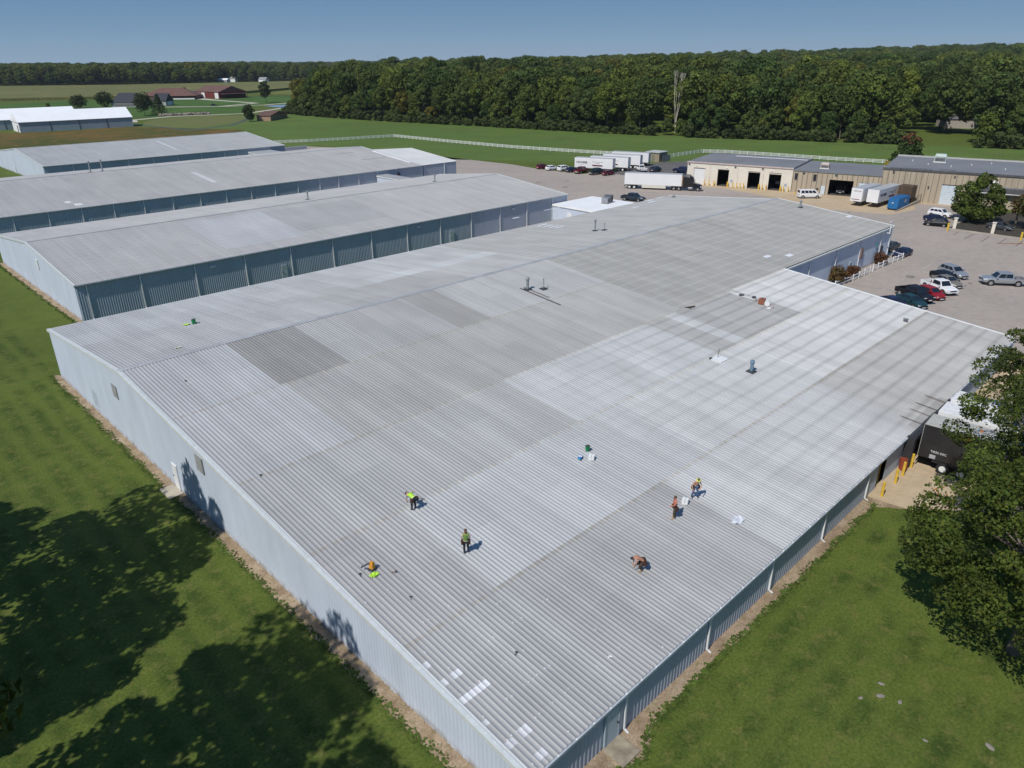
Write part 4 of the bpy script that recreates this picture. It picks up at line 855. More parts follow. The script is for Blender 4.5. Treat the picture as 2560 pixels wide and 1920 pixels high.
car('suv', 'slate', (175.3, 117.6), (.9, .1), 'dark teal suv behind the semi trailer')
car('crew', 'navy', (178.5, 110.0), (.1, -1), 'dark navy pickup between semi cab and cream garage')
car('crew', 'slate', (130.6, 92.4), (.15, -1), 'dark slate pickup beyond the white roofed block')
car('van', 'white', (163.6, 63.9), (.72, -.69), 'white passenger van on the tan apron', name='passenger_van')
vx, vy = oworld(39.3, 4.6); car('van', 'grey', (vx, vy), (-.95, -.25), 'grey van standing inside the wide open bay', name='passenger_van')
car('hatch', 'slate', (240., 574), (1, -.4), 'dark car on the drive of the grey farmhouse')
car('crew', 'grey', (283, 700), (-.9, -.4), 'grey pickup by the red barn doors')
car('suv', 'sky', (52.6, -8.2), (.2, 1), 'pale blue car seen through the leaves at the right edge')
car('sedan', 'grey', (47.8, -9.5), (-.3, -1), 'grey sedan in leaf shade near the right edge')

# ------------------------------------------------------------ trailers and trucks
tr_white = mat('trailer_white', (.82, .82, .82), .4, var=.03, scale=.3); tr_roof = mat('trailer_roof', (.42, .43, .44), .6, var=.1); tr_dark = mat('chassis_black', (.02, .02, .022), .7)
ink = mat('sign_ink', (.03, .025, .06), .6); inkred = mat('sign_dark_red', (.16, .03, .05), .6)
def wheels(o, xs, hw, R_=.5, w_=.28, rim=True):
    p = None
    for x in xs:
        for s_ in (-1, 1):
            if p is None:
                p = wo = MB().tube((0, -w_/2, 0), (0, w_/2, 0), R_, n=18).build('wheel', black_rubber, o)
                MB().tube((0, -w_/2-.01, 0), (0, w_/2+.01, 0), R_*.55, n=14).build('rim', white_paint if rim else rim_metal, wo)
            else: wo = copy_tree(p, o)
            wo.location = (x, s_*(hw-w_/2-.05), R_)
def trailer(label, P, heading, L=12.2, hw=1.28, z0=1.15, z1=4.05, m=tr_white, roofm=tr_roof, wx=(1.6, 2.9), skirt=False, name='box_trailer', legs=True, group=None):
    """P: rear centre; heading: towards the front"""
    o = root(name, (P[0], P[1], 0), math.atan2(heading[1], heading[0]), label, 'trailer', group)
    MB().box(0, L, -hw, hw, z0, z1-.03).build('body', m, o); MB().box(.02, L-.02, -hw+.03, hw-.03, z1-.03, z1).build('roof', roofm, o)
    MB().box(.1, L-.1, -.5, .5, z0-.22, z0).box(wx[0]-.9, wx[-1]+.9, -hw+.1, hw-.1, z0-.3, z0-.02).build('chassis', tr_dark, o)
    mb = MB(); mb.box(-.03, 0, -hw, -hw+.07, z0, z1); mb.box(-.03, 0, hw-.07, hw, z0, z1); mb.box(-.03, 0, -hw+.07, hw-.07, z1-.1, z1); mb.box(-.03, 0, -hw+.07, hw-.07, z0, z0+.1)
    fr = mb.build('door_frame', roofm, o); mb = MB(); [mb.box(-.05, -.03, y-.02, y+.02, z0+.1, z1-.1) for y in (-.7, -.25, .25, .7)]; mb.build('lock_bar', rim_metal, fr)
    MB().box(-.08, 0, -hw*.9, hw*.9, .5, .62).box(-.06, 0, -.6, -.52, .6, z0).box(-.06, 0, .52, .6, .6, z0).build('bumper', tr_dark, o)
    wheels(o, wx, hw)
    if legs:
        for s_ in (-.8, .8): MB().box(L-2.6, L-2.45, s_-.07, s_+.07, .05, z0).box(L-2.7, L-2.35, s_-.15, s_+.15, 0, .05).build('landing_leg', tr_dark, o)
    if skirt:
        for s_ in (-1, 1): MB().box(4.6, L-4.0, s_*hw-.02, s_*hw+.02, .42, z0-.02).build('side_skirt', mat('skirt_cream', (.72, .68, .58), .5, var=.04), o)
    return o
def letters(o, x0, side, hw, sc=1., z=3.0):
    # shop name in dark brush letters, small slogan and a dark swoosh, as painted on the side
    y = side*(hw+.012); xd = (1, 0, 0) if side < 0 else (-1, 0, 0)
    sgn = 1 if side < 0 else -1
    text('lettering', 'HOOSIER', .85*sc, frame((x0, y, z-.55*sc), xd), ink, o, bold=.025)
    text('small_lettering', 'TIRE & SUPPLY', .24*sc, frame((x0+sgn*.9*sc, y, z-1.0*sc), xd), mat('faint_ink', (.5, .5, .52), .6), o)
    text('slogan', 'YOUR LOCAL WAREHOUSE', .28*sc, frame((x0+sgn*5.0*sc, y, z-.1*sc), xd), ink, o)
    text('slogan', 'DELIVERED', .28*sc, frame((x0+sgn*6.2*sc, y, z-.5*sc), xd), ink, o)
    a = x0+sgn*5.0*sc; b_ = x0+sgn*8.6*sc; mb = MB(); mb.hexa([(a+sgn*.35, y-.004, z-1.25*sc), (b_, y-.004, z-1.25*sc), (b_, y+.004, z-1.25*sc), (a+sgn*.35, y+.004, z-1.25*sc), (a, y-.004, z-.85*sc), (b_-sgn*.35, y-.004, z-.85*sc), (b_-sgn*.35, y+.004, z-.85*sc), (a, y+.004, z-.85*sc)]); mb.build('swoosh', inkred, o)
dT = (.335, -.942); dTn = math.hypot(*dT)
def rearfront(Pl, L, hw=1.28):      # near-side line start (left/front end) -> rear centre at the right end
    hx, hy = dT[0]/dTn, dT[1]/dTn; nx, ny = -hy, hx
    nx, ny = (.942, .335); return (Pl[0]+hx*L+nx*hw, Pl[1]+hy*L+ny*hw)
GTR = 'white trailers parked by the meadow fence'
for k, (Pl, lb) in enumerate([((159.9, 136.8), 'front white trailer with dark shop lettering in the row of four'), ((165.6, 135.4), 'second white trailer of the row with a dark swoosh'), ((172.8, 136.2), 'third white trailer of the row by the dark asphalt'), ((179.6, 138.0), 'last white trailer of the row next to the block shed')]):
    o = trailer(lb, rearfront(Pl, 12.2), (-dT[0], -dT[1]), group=GTR)
    if k < 3: letters(o, 11.6, 1, 1.28)
sx_, sy_ = (143.9, 105.3)
hs = (.485, -.875); hsn = math.hypot(*hs); hs = (hs[0]/hsn, hs[1]/hsn)
semi_c = (144.1+.942*.9, 105.6+.335*.9)
semi = root('semi_truck', (semi_c[0], semi_c[1], 0), math.atan2(hs[1], hs[0]), 'black semi tractor coupled to a plain white trailer with cream skirts', 'semi truck')
t_ = trailer('x', (0, 0), (1, 0), L=14.8, skirt=True, legs=True, wx=(1.35, 2.6)); t_.parent = semi; t_.name = 'trailer'
for k_ in ('label', 'category'):
    if k_ in t_: del t_[k_]
# flatten: children of the trailer become sub-parts of the semi
tb = [c for c in t_.children if c.name.startswith('body')][0]
for c in list(t_.children):
    if c is not tb: c.parent = tb
tb.parent = semi; tb.name = 'trailer_body'; bpy.data.objects.remove(t_)
for c in list(tb.children):         # no deeper than two levels: rims go to the trailer body
    for gc in list(c.children):
        M0 = Matrix.Translation(c.location); gc.parent = tb; gc.location = c.location
kb = mat('truck_black', (.012, .012, .014), .18, var=.05, spec=.7); chrome = mat('chrome', (.7, .7, .72), .12, .95, var=.03)
mb = MB(); mb.loft([[(15.15, -1.1, 1.1), (15.15, 1.1, 1.1), (15.15, 1.1, 3.5), (15.15, .85, 3.9), (15.15, -.85, 3.9), (15.15, -1.1, 3.5)], [(16.8, -1.15, .8), (16.8, 1.15, .8), (16.8, 1.15, 3.35), (16.8, .85, 3.95), (16.8, -.85, 3.95), (16.8, -1.15, 3.35)], [(17.7, -1.15, .7), (17.7, 1.15, .7), (17.7, 1.12, 2.95), (17.7, .7, 3.35), (17.7, -.7, 3.35), (17.7, -1.12, 2.95)], [(18.15, -1.1, .7), (18.15, 1.1, .7), (18.15, 1.05, 2.0), (18.15, .9, 2.1), (18.15, -.9, 2.1), (18.15, -1.05, 2.0)]]); mb.build('cab', kb, semi)
mb = MB(); mb.loft([[(18.1, -1.05, .7), (18.1, 1.05, .7), (18.1, .95, 1.95), (18.1, -.95, 1.95)], [(19.5, -1.05, .6), (19.5, 1.05, .6), (19.5, .78, 1.7), (19.5, -.78, 1.7)], [(19.95, -1.0, .6), (19.95, 1.0, .6), (19.9, .65, 1.45), (19.9, -.65, 1.45)]]); mb.build('hood', kb, semi)
MB().hexa([(17.72, -.95, 2.25), (18.2, -.95, 2.12), (18.2, .95, 2.12), (17.72, .95, 2.25), (17.5, -.9, 2.95), (17.76, -.9, 2.95), (17.76, .9, 2.95), (17.5, .9, 2.95)]).build('windscreen', glass, semi)
for s_ in (-1, 1):
    MB().box(16.95, 17.75, s_*1.155-.01, s_*1.155+.01, 2.0, 2.7).build('side_window', glass, semi)
    MB().box(17.9, 18.05, s_*1.35-.1, s_*1.35+.1, 2.0, 2.6).bar((17.8, s_*1.1, 2.5), (17.97, s_*1.35, 2.4), .04, .04).build('mirror', chrome, semi)
    MB().tube((16.6, s_*1.0, .75), (17.6, s_*1.0, .75), .33, n=12).build('fuel_tank', chrome, semi)
    MB().tube((15.0, s_*.95, 1.0), (15.0, s_*.95, 3.9), .09, n=8).build('exhaust_stack', chrome, semi)
    MB().box(19.55, 19.92, s_*.8-.14, s_*.8+.14, 1.0, 1.25).build('headlight', headm, semi)
MB().box(19.95, 20.0, -.5, .5, .8, 1.5).build('grille', chrome, semi); MB().box(19.9, 20.1, -1.05, 1.05, .4, .72).build('front_bumper', chrome, semi)
MB().box(12.3, 18.5, -.45, .45, .75, 1.02).build('frame_rail', tr_dark, semi)
MB().bar((14.95, -1.15, 1.3), (14.95, -1.15, 3.6), .1, .1).build('marker_strip', mat('orange_strip', (.7, .35, .05), .5), semi)
p = None
for x in (12.9, 14.2, 19.0):
    for s_ in (-1, 1):
        if p is None:
            p = wo = MB().tube((0, -.16, 0), (0, .16, 0), .5, n=18).build('wheel', black_rubber, semi); MB().tube((0, -.17, 0), (0, .17, 0), .28, n=14).build('rim', chrome, wo)
        else: wo = copy_tree(p, semi)
        wo.location = (x, s_*1.05, .5)
# docked trailers and bins at the concrete garage
ux, uy = .955, .02
o = trailer('white box trailer with small shop lettering, left of the pair at the dock', (161.0+9.6, 51.1), (-1, .02), L=10.2, wx=(1.6, 2.8)); text('lettering', 'HOOSIER', .42, frame((10.215, 1.0, 3.3), (0, -1, 0)), ink, o); MB().box(10.2, 10.215, -1.0, .8, 1.5, 1.65).build('swoosh', inkred, o)
o = trailer('white box trailer with grey roof, right of the pair at the dock', (161.2+12.3, 47.6), (-1, .03), L=12.3, wx=(1.6, 2.8)); letters(o, 11.4, 1, 1.28, .95)
bl = root('waste_container', (161.2, 43.4, 0), math.atan2(-.02, 1), 'bright blue ribbed waste container at the ramp', 'container')
blue_c = mat('container_blue', (.012, .13, .33), .5, var=.12, scale=1)
MB().hexa([(0, -1.1, .35), (6.6, -1.1, .35), (6.6, 1.1, .35), (0, 1.1, .35), (.45, -1.1, 2.65), (6.6, -1.1, 2.65), (6.6, 1.1, 2.65), (.45, 1.1, 2.65)]).build('body', blue_c, bl)
mb = MB()
for k in range(12): mb.box(.55+k*.52, .65+k*.52, -1.16, -1.1, .4, 2.6); mb.box(.55+k*.52, .65+k*.52, 1.1, 1.16, .4, 2.6)
for k in range(5): mb.hexa([(-.06, -.95+k*.45, .45), (0, -.95+k*.45, .45), (0, -.87+k*.45, .45), (-.06, -.87+k*.45, .45), (.37, -.95+k*.45, 2.6), (.43, -.95+k*.45, 2.6), (.43, -.87+k*.45, 2.6), (.37, -.87+k*.45, 2.6)])
mb.build('rib', blue_c, bl); MB().box(.1, 6.5, -.9, .9, .1, .35).build('skid', tr_dark, bl); MB().box(3.6, 4.7, -1.18, -1.161, 1.3, 2.1).build('decal', mat('grey_decal', (.35, .38, .4), .6), bl)
MB().box(.02, .09, -.15, .2, 1.5, 1.7).build('decal', white_paint, bl)
cb = root('compactor', (171.4, 44.2, 0), math.atan2(-.2296, -.0) if False else 0., 'tall brown compactor box beside the blue container', 'compactor')
brn = mat('compactor_brown', (.10, .065, .04), .7, var=.15, scale=1)
MB().box(-1.8, 1.4, -1.6, 1.4, 1.7, 4.3).build('hopper', brn, cb); MB().box(-.6, 1.8, -1.5, 1.3, 0, 1.69).build('base', brn, cb)
mb = MB(); [mb.box(-1.86, -1.8, -1.4+k*.6, -1.3+k*.6, 1.75, 4.25) for k in range(5)]; mb.build('rib', brn, cb)
rp = root('ramp_wall', (159.2, 42.0, 0), 0, 'long low ramp wall with a railing right of the blue container', 'ramp wall')
MB().hexa([(0, -.12, 0), (16.5, .1, 0), (16.5, .35, 0), (0, .12, 0), (0, -.12, .15), (16.5, .1, .9), (16.5, .35, .9), (0, .12, .15)]).build('curb_wall', concrete, rp)
mb = MB(); mb.bar((13, .2, 1.0), (13, .2, 1.8), .06, .06); mb.bar((16.4, .2, 1.0), (16.4, .2, 2.0), .06, .06); mb.bar((13, .2, 1.75), (16.4, .2, 1.95), .06, .06); mb.bar((13, .2, 1.35), (16.4, .2, 1.5), .05, .05); mb.build('railing', dark_metal, rp)
# dock at the near wall: black trailer with white words, white trailers behind
bt = trailer('black box trailer with small white words backed into the near dock', (46.85, -.95), (.06, -1), L=13.6, hw=1.3, m=mat('trailer_black', (.025, .025, .028), .35, var=.2, scale=.8), roofm=mat('pale_roof', (.48, .47, .43), .6, var=.12), wx=(2.0, 3.3), name='box_trailer')
text('lettering', 'TIRES DEC', .26, frame((1.75-.9, -1.312, 1.75), (1, 0, 0)), white_paint, bt); MB().box(.85, 1.3, -1.315, -1.3, 1.2, 1.55).build('placard', mat('placard_grey', (.45, .45, .5), .5), bt)
trailer('white roofed trailer in the middle of the near dock behind leaves', (50.3, -.95), (.04, -1), L=13.6, roofm=mat('white_roof', (.8, .8, .8), .5), wx=(2.0, 3.3))
trailer('white trailer at the far end of the near dock behind leaves', (53.5, -.95), (.02, -1), L=12.2, roofm=mat('white_roof', (.8, .8, .8), .5), wx=(2.0, 3.3))

# ============================================================ shed, farm buildings
def prism(mb, x0, x1, y0, y1, z0, zr, ov=.3, hip=0.):      # gable roof, ridge along x
    ym = (y0+y1)/2; mb.loft([[(x0-ov+hip, ym, zr), (x0-ov, y0-ov, z0), (x0-ov, y0-ov, z0-.15), (x0-ov, y1+ov, z0-.15), (x0-ov, y1+ov, z0)], [(x1+ov-hip, ym, zr), (x1+ov, y0-ov, z0), (x1+ov, y0-ov, z0-.15), (x1+ov, y1+ov, z0-.15), (x1+ov, y1+ov, z0)]]); return mb
def house(name, label, P, heading, L, Wd, h, zr, wm, rm, hip=0., parts=(), cat='house', ov=.4):
    o = root(name, (P[0], P[1], 0), math.atan2(heading[1], heading[0]), label, cat)
    mb = MB(); mb.box(0, L, 0, Wd, 0, h)
    if hip == 0: mb.poly([(0, 0, h), (0, Wd, h), (0, Wd/2, zr-.1)]); mb.poly([(L, 0, h), (L, Wd/2, zr-.1), (L, Wd, h)])
    mb.build('wall', wm, o); prism(MB(), 0, L, 0, Wd, h+.02, zr, ov, hip).build('roof', rm, o)
    for nm, bx, m_ in parts: MB().box(*bx).build(nm, m_, o)
    return o
sh = root('block_shed', (194.6, 130.0, 0), math.radians(4), 'tan block shed with a flat white roof between trailers and fence', 'shed')
blk = mat('block_tan', (.33, .27, .19), .85, var=.1, scale=2)
MB().box(0, 5.2, 0, 5.0, 0, 2.9).build('wall', blk, sh); MB().box(-.3, 5.5, -.3, 5.3, 2.9, 3.1).build('roof', mat('shed_roof', (.5, .52, .5), .6), sh)
MB().box(-.04, 0, 1.8, 2.8, 0, 2.1).build('door', mat('green_door', (.2, .22, .16), .6), sh); MB().box(.1, 5., -1.3, -1.25, .1, 2.2).build('screen_panel', mat('mesh_grey', (.25, .25, .24), .7), sh)
barnw = mat('barn_white', (.9, .9, .9), .5, var=.02, scale=.2); grey_side = mat('barn_grey_side', (.30, .36, .40), .6, var=.05, scale=.3)
def whitebarn(label, P, L, Wd, h, zr, rz=-.06):
    o = root('white_barn', (P[0], P[1], 0), rz, label, 'barn')
    MB().box(0, L, 0, .2, 0, h).box(0, L, Wd-.2, Wd, 0, h).build('side_wall', grey_side, o)
    MB().poly([(0, 0, 0), (0, Wd, 0), (0, Wd, h), (0, Wd/2, zr), (0, 0, h)]).poly([(L, 0, 0), (L, 0, h), (L, Wd/2, zr), (L, Wd, h), (L, Wd, 0)]).build('gable', barnw, o)
    prism(MB(), 0, L, 0, Wd, h+.02, zr+.1, .35).build('roof', barnw, o)
    dd = MB().box(-.08, 0, 3.5, 5.3, 0, 3.2).build('door', dark_metal, o)
    for k in range(1, 4): MB().box(L*k/4-.12+.5, L*k/4+.12+.5, -.12, 0, 0, h).build('downspout', dark_metal, o)
    return o
whitebarn('front bright white roofed barn with grey side wall', (75.1, 420.4), 51.8, 18., 4.8, 9.3)
whitebarn('rear white roofed barn just showing behind the front one', (40., 447.), 68., 18., 4.8, 9.6)
rb = mat('barn_red', (.17, .035, .03), .7); brownroof = mat('brown_roof', (.15, .075, .055), .8, var=.1, scale=.2); blackr = mat('black_shingle', (.03, .035, .045), .8)
v = (292.0-286.0, 679.2-717.9)
o = house('red_barn', 'dark red barn with three white overhead doors', (286., 718.), v, 39.2, 28., 5.6, 10.5, rb, brownroof, cat='barn')
for a in (2.5, 11.0, 32.5): MB().box(a, a+5.5, -.1, 0, 0, 4.8).build('door', white_paint, o)
MB().box(39.3, 46, 1, 27, 3.8, 4.1).build('porch_roof', brownroof, o); mb = MB(); [mb.box(45.5, 45.8, 1+k*6, 1.3+k*6, 0, 3.8) for k in range(5)]; mb.build('porch_post', dark_metal, o)
o = house('brown_roof_house', 'large farmhouse with a low hipped brown roof', (236., 716.), (36., -26.), 48, 26, 3.2, 9.3, mat('brown_wall', (.13, .08, .055), .8), brownroof, hip=15); MB().box(34, 36, 14, 16, 7, 9.6).build('chimney', mat('chimney_brick', (.1, .05, .04), .8), o)
MB().box(26, 47, -4, 0, 2.9, 3.2).build('porch_roof', brownroof, o); MB().box(26, 47, -4.2, -4, .1, 1.2).build('porch_rail', white_paint, o)
wsid = mat('farm_siding', (.45, .45, .42), .7)
o = house('grey_farmhouse', 'farmhouse with a steep black roof and pale front', (180., 617.), (16., -17.), 21, 14, 3.2, 9.8, wsid, blackr, hip=4)
MB().box(2, 19, -.12, 0, .6, 2.2).build('window_band', mat('window_dull', (.15, .15, .15), .4), o)
o = house('grey_garage', 'pale gabled garage wing of the black roofed farmhouse', (208., 610.), (10., -10.), 10, 14, 3.4, 8.8, wsid, blackr); MB().box(10.0, 10.1, 3, 11, .1, 2.8).build('door', white_paint, o)
o = house('brick_house', 'small brown roofed brick building standing alone in the meadow', (189.3, 402.5), (4.5, -5.1), 8, 27, 2.9, 4.6, mat('pink_brick', (.40, .25, .17), .8, var=.08, scale=1), brownroof)
bpy.data.objects.remove(o.children[1]) if False else None
o.rotation_euler[2] += 0
MB().box(8.0, 8.1, 4, 25, .6, 2.2).build('window_band', mat('window_dull', (.15, .15, .15), .4), o)
house('orange_cottage', 'tiny orange tan cottage at the foot of the wood', (236.5, 446), (.8, -.6), 8, 8, 2.8, 4.5, mat('cottage_orange', (.45, .27, .16), .8), brownroof)
house('tan_garage', 'small tan gabled garage among the trees at the right', (391., 103.), (10, -14), 17, 14, 4.2, 7.2, mat('garage_tan', (.42, .38, .33), .8), mat('garage_roof', (.13, .12, .12), .8))
house('distant_shed', 'white roofed shed at the far wood edge, left of two', (516., 1182.), (.6, -.75), 15, 12, 4, 6.5, mat('dist_grey', (.4, .42, .42), .8), barnw, cat='shed')
house('distant_shed', 'white shed at the far wood edge, right of two', (549., 1215.), (.6, -.75), 11, 10, 5, 8, barnw, mat('dist_roof', (.3, .3, .3), .8), cat='shed')
house('distant_house', 'distant pale house right of the lone tall tree', (555., 1124.), (.5, -.75), 12, 10, 5, 8, barnw, mat('dist_roof', (.3, .3, .3), .8))
# rubble pile and timber playset
rk = MB(); r_ = random.Random(9)
for k in range(110):
    t = r_.random(); x = 168+t*28+r_.uniform(-1, 1); y = 489-t*8+r_.uniform(-2.5, 2.5); s_ = r_.uniform(.5, 1.5); rk.ball((x, y, s_*.4), s_, 5, 3, (1, .8, .7))
o = rk.build('rubble_pile', mat('rubble_stone', (.30, .25, .21), .9, var=.3, scale=.3)); tag(o, 'long low pile of rubble beside the farm drive', 'rubble', kind='stuff')
ps = root('playset', (*g(Z4(1495, 770)), 0), .3, 'wooden play tower with a yellow slide in the clearing', 'playset')
MB().box(-1, 1, -1, 1, 2.0, 2.2).box(-1, -.8, -1, -.8, 0, 4).box(.8, 1, -1, -.8, 0, 4).box(-1, -.8, .8, 1, 0, 4).box(.8, 1, .8, 1, 0, 4).build('tower', mat('play_wood', (.2, .1, .06), .8), ps); prism(MB(), -1, 1, -1, 1, 4, 5.2, .3).build('roof', mat('play_roof', (.15, .06, .05), .8), ps)
MB().bar((-1.1, 0, 2.1), (-4.5, -1.5, .2), .8, .12).build('slide', mat('slide_yellow', (.75, .5, .05), .4), ps)
def mast(name, label, q, y_top, dist, r=.6, cat='mast'):
    v_ = ray(q[0], q[1]); k = dist/math.hypot(v_[0], v_[1]); x, y = CAM[0]+v_[0]*k, CAM[1]+v_[1]*k; vt = ray(q[0], y_top); kt = dist/math.hypot(vt[0], vt[1]); zt = CAM[2]+vt[2]*kt
    o = root(name, (x, y, 0), 0, label, cat); zb_ = gz(x, y)
    MB().tube((0, 0, zb_), (0, 0, zt), r, r*.6, n=6).build('shaft', mat('mast_grey', (.3, .33, .36), .7), o); return o, zt
mast('radio_mast', 'thin radio mast standing above the middle of the horizon', (946, 155), 136, 3000, 1.0)
o, zt = mast('water_tower', 'small dark water tower above the tree line', (980, 153), 148, 3000, 2.0, 'water tower'); MB().ball((0, 0, zt), 5, 10, 6, (1, 1, .8)).build('tank', mat('mast_grey', (.3, .33, .36), .7), o)
for q, yt in (((1873, 130), 118), ((1966, 128), 117), ((2345, 122), 107), ((2412, 122), 108), ((2520, 120), 106)):
    o, zt = mast('power_pylon', 'faint lattice power pylon standing on the right horizon', q, yt, 3600, .8, 'pylon'); o['group'] = 'pylons on the right horizon'; o['label'] = ['leftmost faint power pylon on the right horizon', 'second faint power pylon from the left on the horizon', 'middle one of the faint power pylons on the horizon', 'fourth faint power pylon from the left on the horizon', 'rightmost faint power pylon at the photo edge'][int(q[0] > 1900)+int(q[0] > 2000)+int(q[0] > 2400)+int(q[0] > 2500)]
    MB().bar((-9, 6, zt-5), (9, -6, zt-5), .8, .8).bar((-7, 5, zt-10), (7, -5, zt-10), .8, .8).build('cross_arm', mat('mast_grey', (.3, .33, .36), .7), o)
# ============================================================ trees
def leaf_quads(C, Nrm, size, rg, jit=.55, aspect=.7):
    n = len(C); Nn = Nrm+rg.normal(0, jit, (n, 3)); Nn /= np.linalg.norm(Nn, axis=1)[:, None]
    a = np.cross(Nn, rg.normal(0, 1, (n, 3))); a /= np.linalg.norm(a, axis=1)[:, None]; b = np.cross(Nn, a)
    s = (size*rg.uniform(.6, 1.3, n))[:, None]; a = a*s; b = b*s*aspect
    bend = Nn*s*.25
    V = np.stack([C-a, C-b-bend, C+a, C+b-bend], 1).reshape(-1, 3); Fq = np.arange(4*n).reshape(-1, 4); return V, Fq
def crown_mesh(name, seed, H0, H1, R, lobes, per, size, top=.5, lr=(.30, .50), flatz=.8, power=1., inner=.12, jit=.5, rvar=(.7, 1.08)):
    rg = np.random.default_rng(seed); Cs = []; Ns = []; Ts = []
    zc = H0+(H1-H0)*top; hz0 = zc-H0; hz1 = H1-zc
    for k in range(lobes):
        t = (k+.5)/lobes; ph = math.asin(max(-1, min(1, 1-1.85*t))); th = k*2.39996+rg.uniform(-.5, .5)
        rr = R*(1-lr[0])*rg.uniform(*rvar); cx, cy = rr*math.cos(ph)**power*math.cos(th), rr*math.cos(ph)**power*math.sin(th)
        cz = zc+math.sin(ph)*(hz1 if ph > 0 else hz0)*(1-.75*lr[0])
        L = R*rg.uniform(*lr); n = int(per*rg.uniform(.7, 1.3)); d = rg.normal(0, 1, (n, 3)); d[:, 2] = d[:, 2]*.9+.25; d /= np.linalg.norm(d, axis=1)[:, None]
        rad = L*rg.uniform(.72, 1.05, n)[:, None]; P = np.array([cx, cy, cz])+d*rad*np.array([1, 1, flatz])
        Cs.append(P); Ns.append(d); tb = rg.uniform(.78, 1.22); Ts.append(tb*rg.uniform(.75, 1.25, n))
    n = int(lobes*per*inner); 
    if n:
        d = rg.normal(0, 1, (n, 3)); d /= np.linalg.norm(d, axis=1)[:, None]; rad = rg.uniform(.2, .75, n)[:, None]
        P = np.array([0, 0, zc])+d*rad*np.array([R, R, (hz0+hz1)/2]); Cs.append(P); Ns.append(d); Ts.append(rg.uniform(.7, 1.1, n))
    C = np.concatenate(Cs); N_ = np.concatenate(Ns); T = np.concatenate(Ts); V, Fq = leaf_quads(C, N_, size, rg, jit)
    hue = rg.normal(0, .07, len(T)); return npmesh(name, V, Fq, np.stack([T*(1+hue*1.2), T, T*(1-hue)], 1))
def conifer_mesh(name, seed, H0, H1, R, per, size, droop=.25):
    rg = np.random.default_rng(seed); n = per; t = rg.uniform(0, 1, n)**.8; th = rg.uniform(0, 2*math.pi, n); lay = np.floor(t*14)/14; rr = R*(1-lay*.93)*np.sqrt(rg.uniform(.25, 1, n))*(1+.12*np.sin(th*5+lay*20))
    z = H1-(1-t)*(H1-H0)*1.0; z = H0+t*(H1-H0)-rr*droop; P = np.stack([rr*np.cos(th), rr*np.sin(th), z], 1); d = np.stack([np.cos(th)*.6, np.sin(th)*.6, np.full(n, .8)], 1)
    T = rg.uniform(.7, 1.3, n); V, Fq = leaf_quads(P, d, size, rg, .4, .5); return npmesh(name, V, Fq, np.stack([T, T, T], 1))
def trunk_mesh(name, seed, H, r, limbs=5, spread=3., lean=.4, top=.75):
    rg = random.Random(seed); mb = MB(); p = Vector((0, 0, 0)); q = Vector((rg.uniform(-lean, lean), rg.uniform(-lean, lean), H*.4)); t2 = q+Vector((rg.uniform(-lean, lean), rg.uniform(-lean, lean), H*(top-.4)))
    mb.tube(p-Vector((0, 0, .3)), q, r*1.15, r*.8, 8).tube(q, t2, r*.8, r*.2, 7)
    for k in range(limbs):
        a = q.lerp(t2, k/limbs*.8); th = k*2.4+rg.uniform(-.4, .4); s_ = spread*rg.uniform(.6, 1); b_ = a+Vector((math.cos(th)*s_, math.sin(th)*s_, s_*rg.uniform(.5, 1.)))
        m_ = a.lerp(b_, .5)+Vector((0, 0, -s_*.08)); mb.tube(a, m_, r*.42, r*.28, 6).tube(m_, b_, r*.28, r*.08, 5)
        for j in range(2):
            th2 = th+(j-.5)*1.3; c_ = m_+Vector((math.cos(th2)*s_*.5, math.sin(th2)*s_*.5, s_*.35)); mb.tube(m_, c_, r*.2, r*.05, 5)
    me = bpy.data.meshes.new(name); me.from_pydata(mb.v, [], mb.f); return me
bark = mat('grey_bark', (.16, .13, .10), .9, var=.2, scale=3); barkpale = mat('pale_dead_wood', (.55, .50, .43), .8, var=.1, scale=2)
RND = [(0., (.62, .80, .65)), (.2, (1., 1., 1.)), (.42, (1.35, 1.2, .85)), (.6, (.55, .70, .65)), (.78, (1.55, 1.38, .8)), (.92, (.9, 1., 1.05)), (1., (1.75, 1.15, .7))]
leaf_wood = mat('wood_leaves', (.095, .130, .032), .75, var=.15, scale=.25, attr=True, trans=.22, rnd=RND, spec=.2)
leaf_maple = mat('maple_leaves', (.085, .115, .018), .7, var=.2, scale=.5, attr=True, trans=.25, spec=.25)
leaf_dark = mat('dark_leaves', (.035, .055, .014), .75, var=.15, scale=.4, attr=True, trans=.15, spec=.2)
leaf_con = mat('conifer_needles', (.045, .075, .018), .8, var=.15, scale=.6, attr=True, trans=.1, spec=.2)
leaf_rust = mat('rusty_leaves', (.14, .065, .03), .8, var=.25, scale=1.5, attr=True, trans=.15, spec=.2)
CR = [crown_mesh('crown', 10+i, h0, h1, R, lb, per, sz, top=tp) for i, (h0, h1, R, lb, per, sz, tp) in enumerate([(3.5, 21, 6.6, 17, 170, .50, .58), (2.5, 18, 5.6, 13, 170, .50, .55), (4, 24, 7.4, 20, 170, .52, .62), (1, 16, 5.8, 14, 170, .5, .5), (5, 22, 4.8, 13, 160, .48, .6), (.6, 12, 5.0, 12, 160, .48, .45)])]
TR = [trunk_mesh('trunk', 30+i, H, r, 4, 2.6) for i, (H, r) in enumerate([(17, .28), (15, .24), (19, .3), (13, .24), (16, .22), (10, .18)])]
def tree(name, label, x, y, crown, trunkme, leafm, sc=1., rz=0., group=None, cat='tree', sz=None, barkm=None):
    o = root(name, (x, y, gz(x, y)), rz, label, cat, group); o.scale = (sc, sc, sz or sc)
    link('crown', crown, leafm, o); link('trunk', trunkme, barkm or bark, o); return o
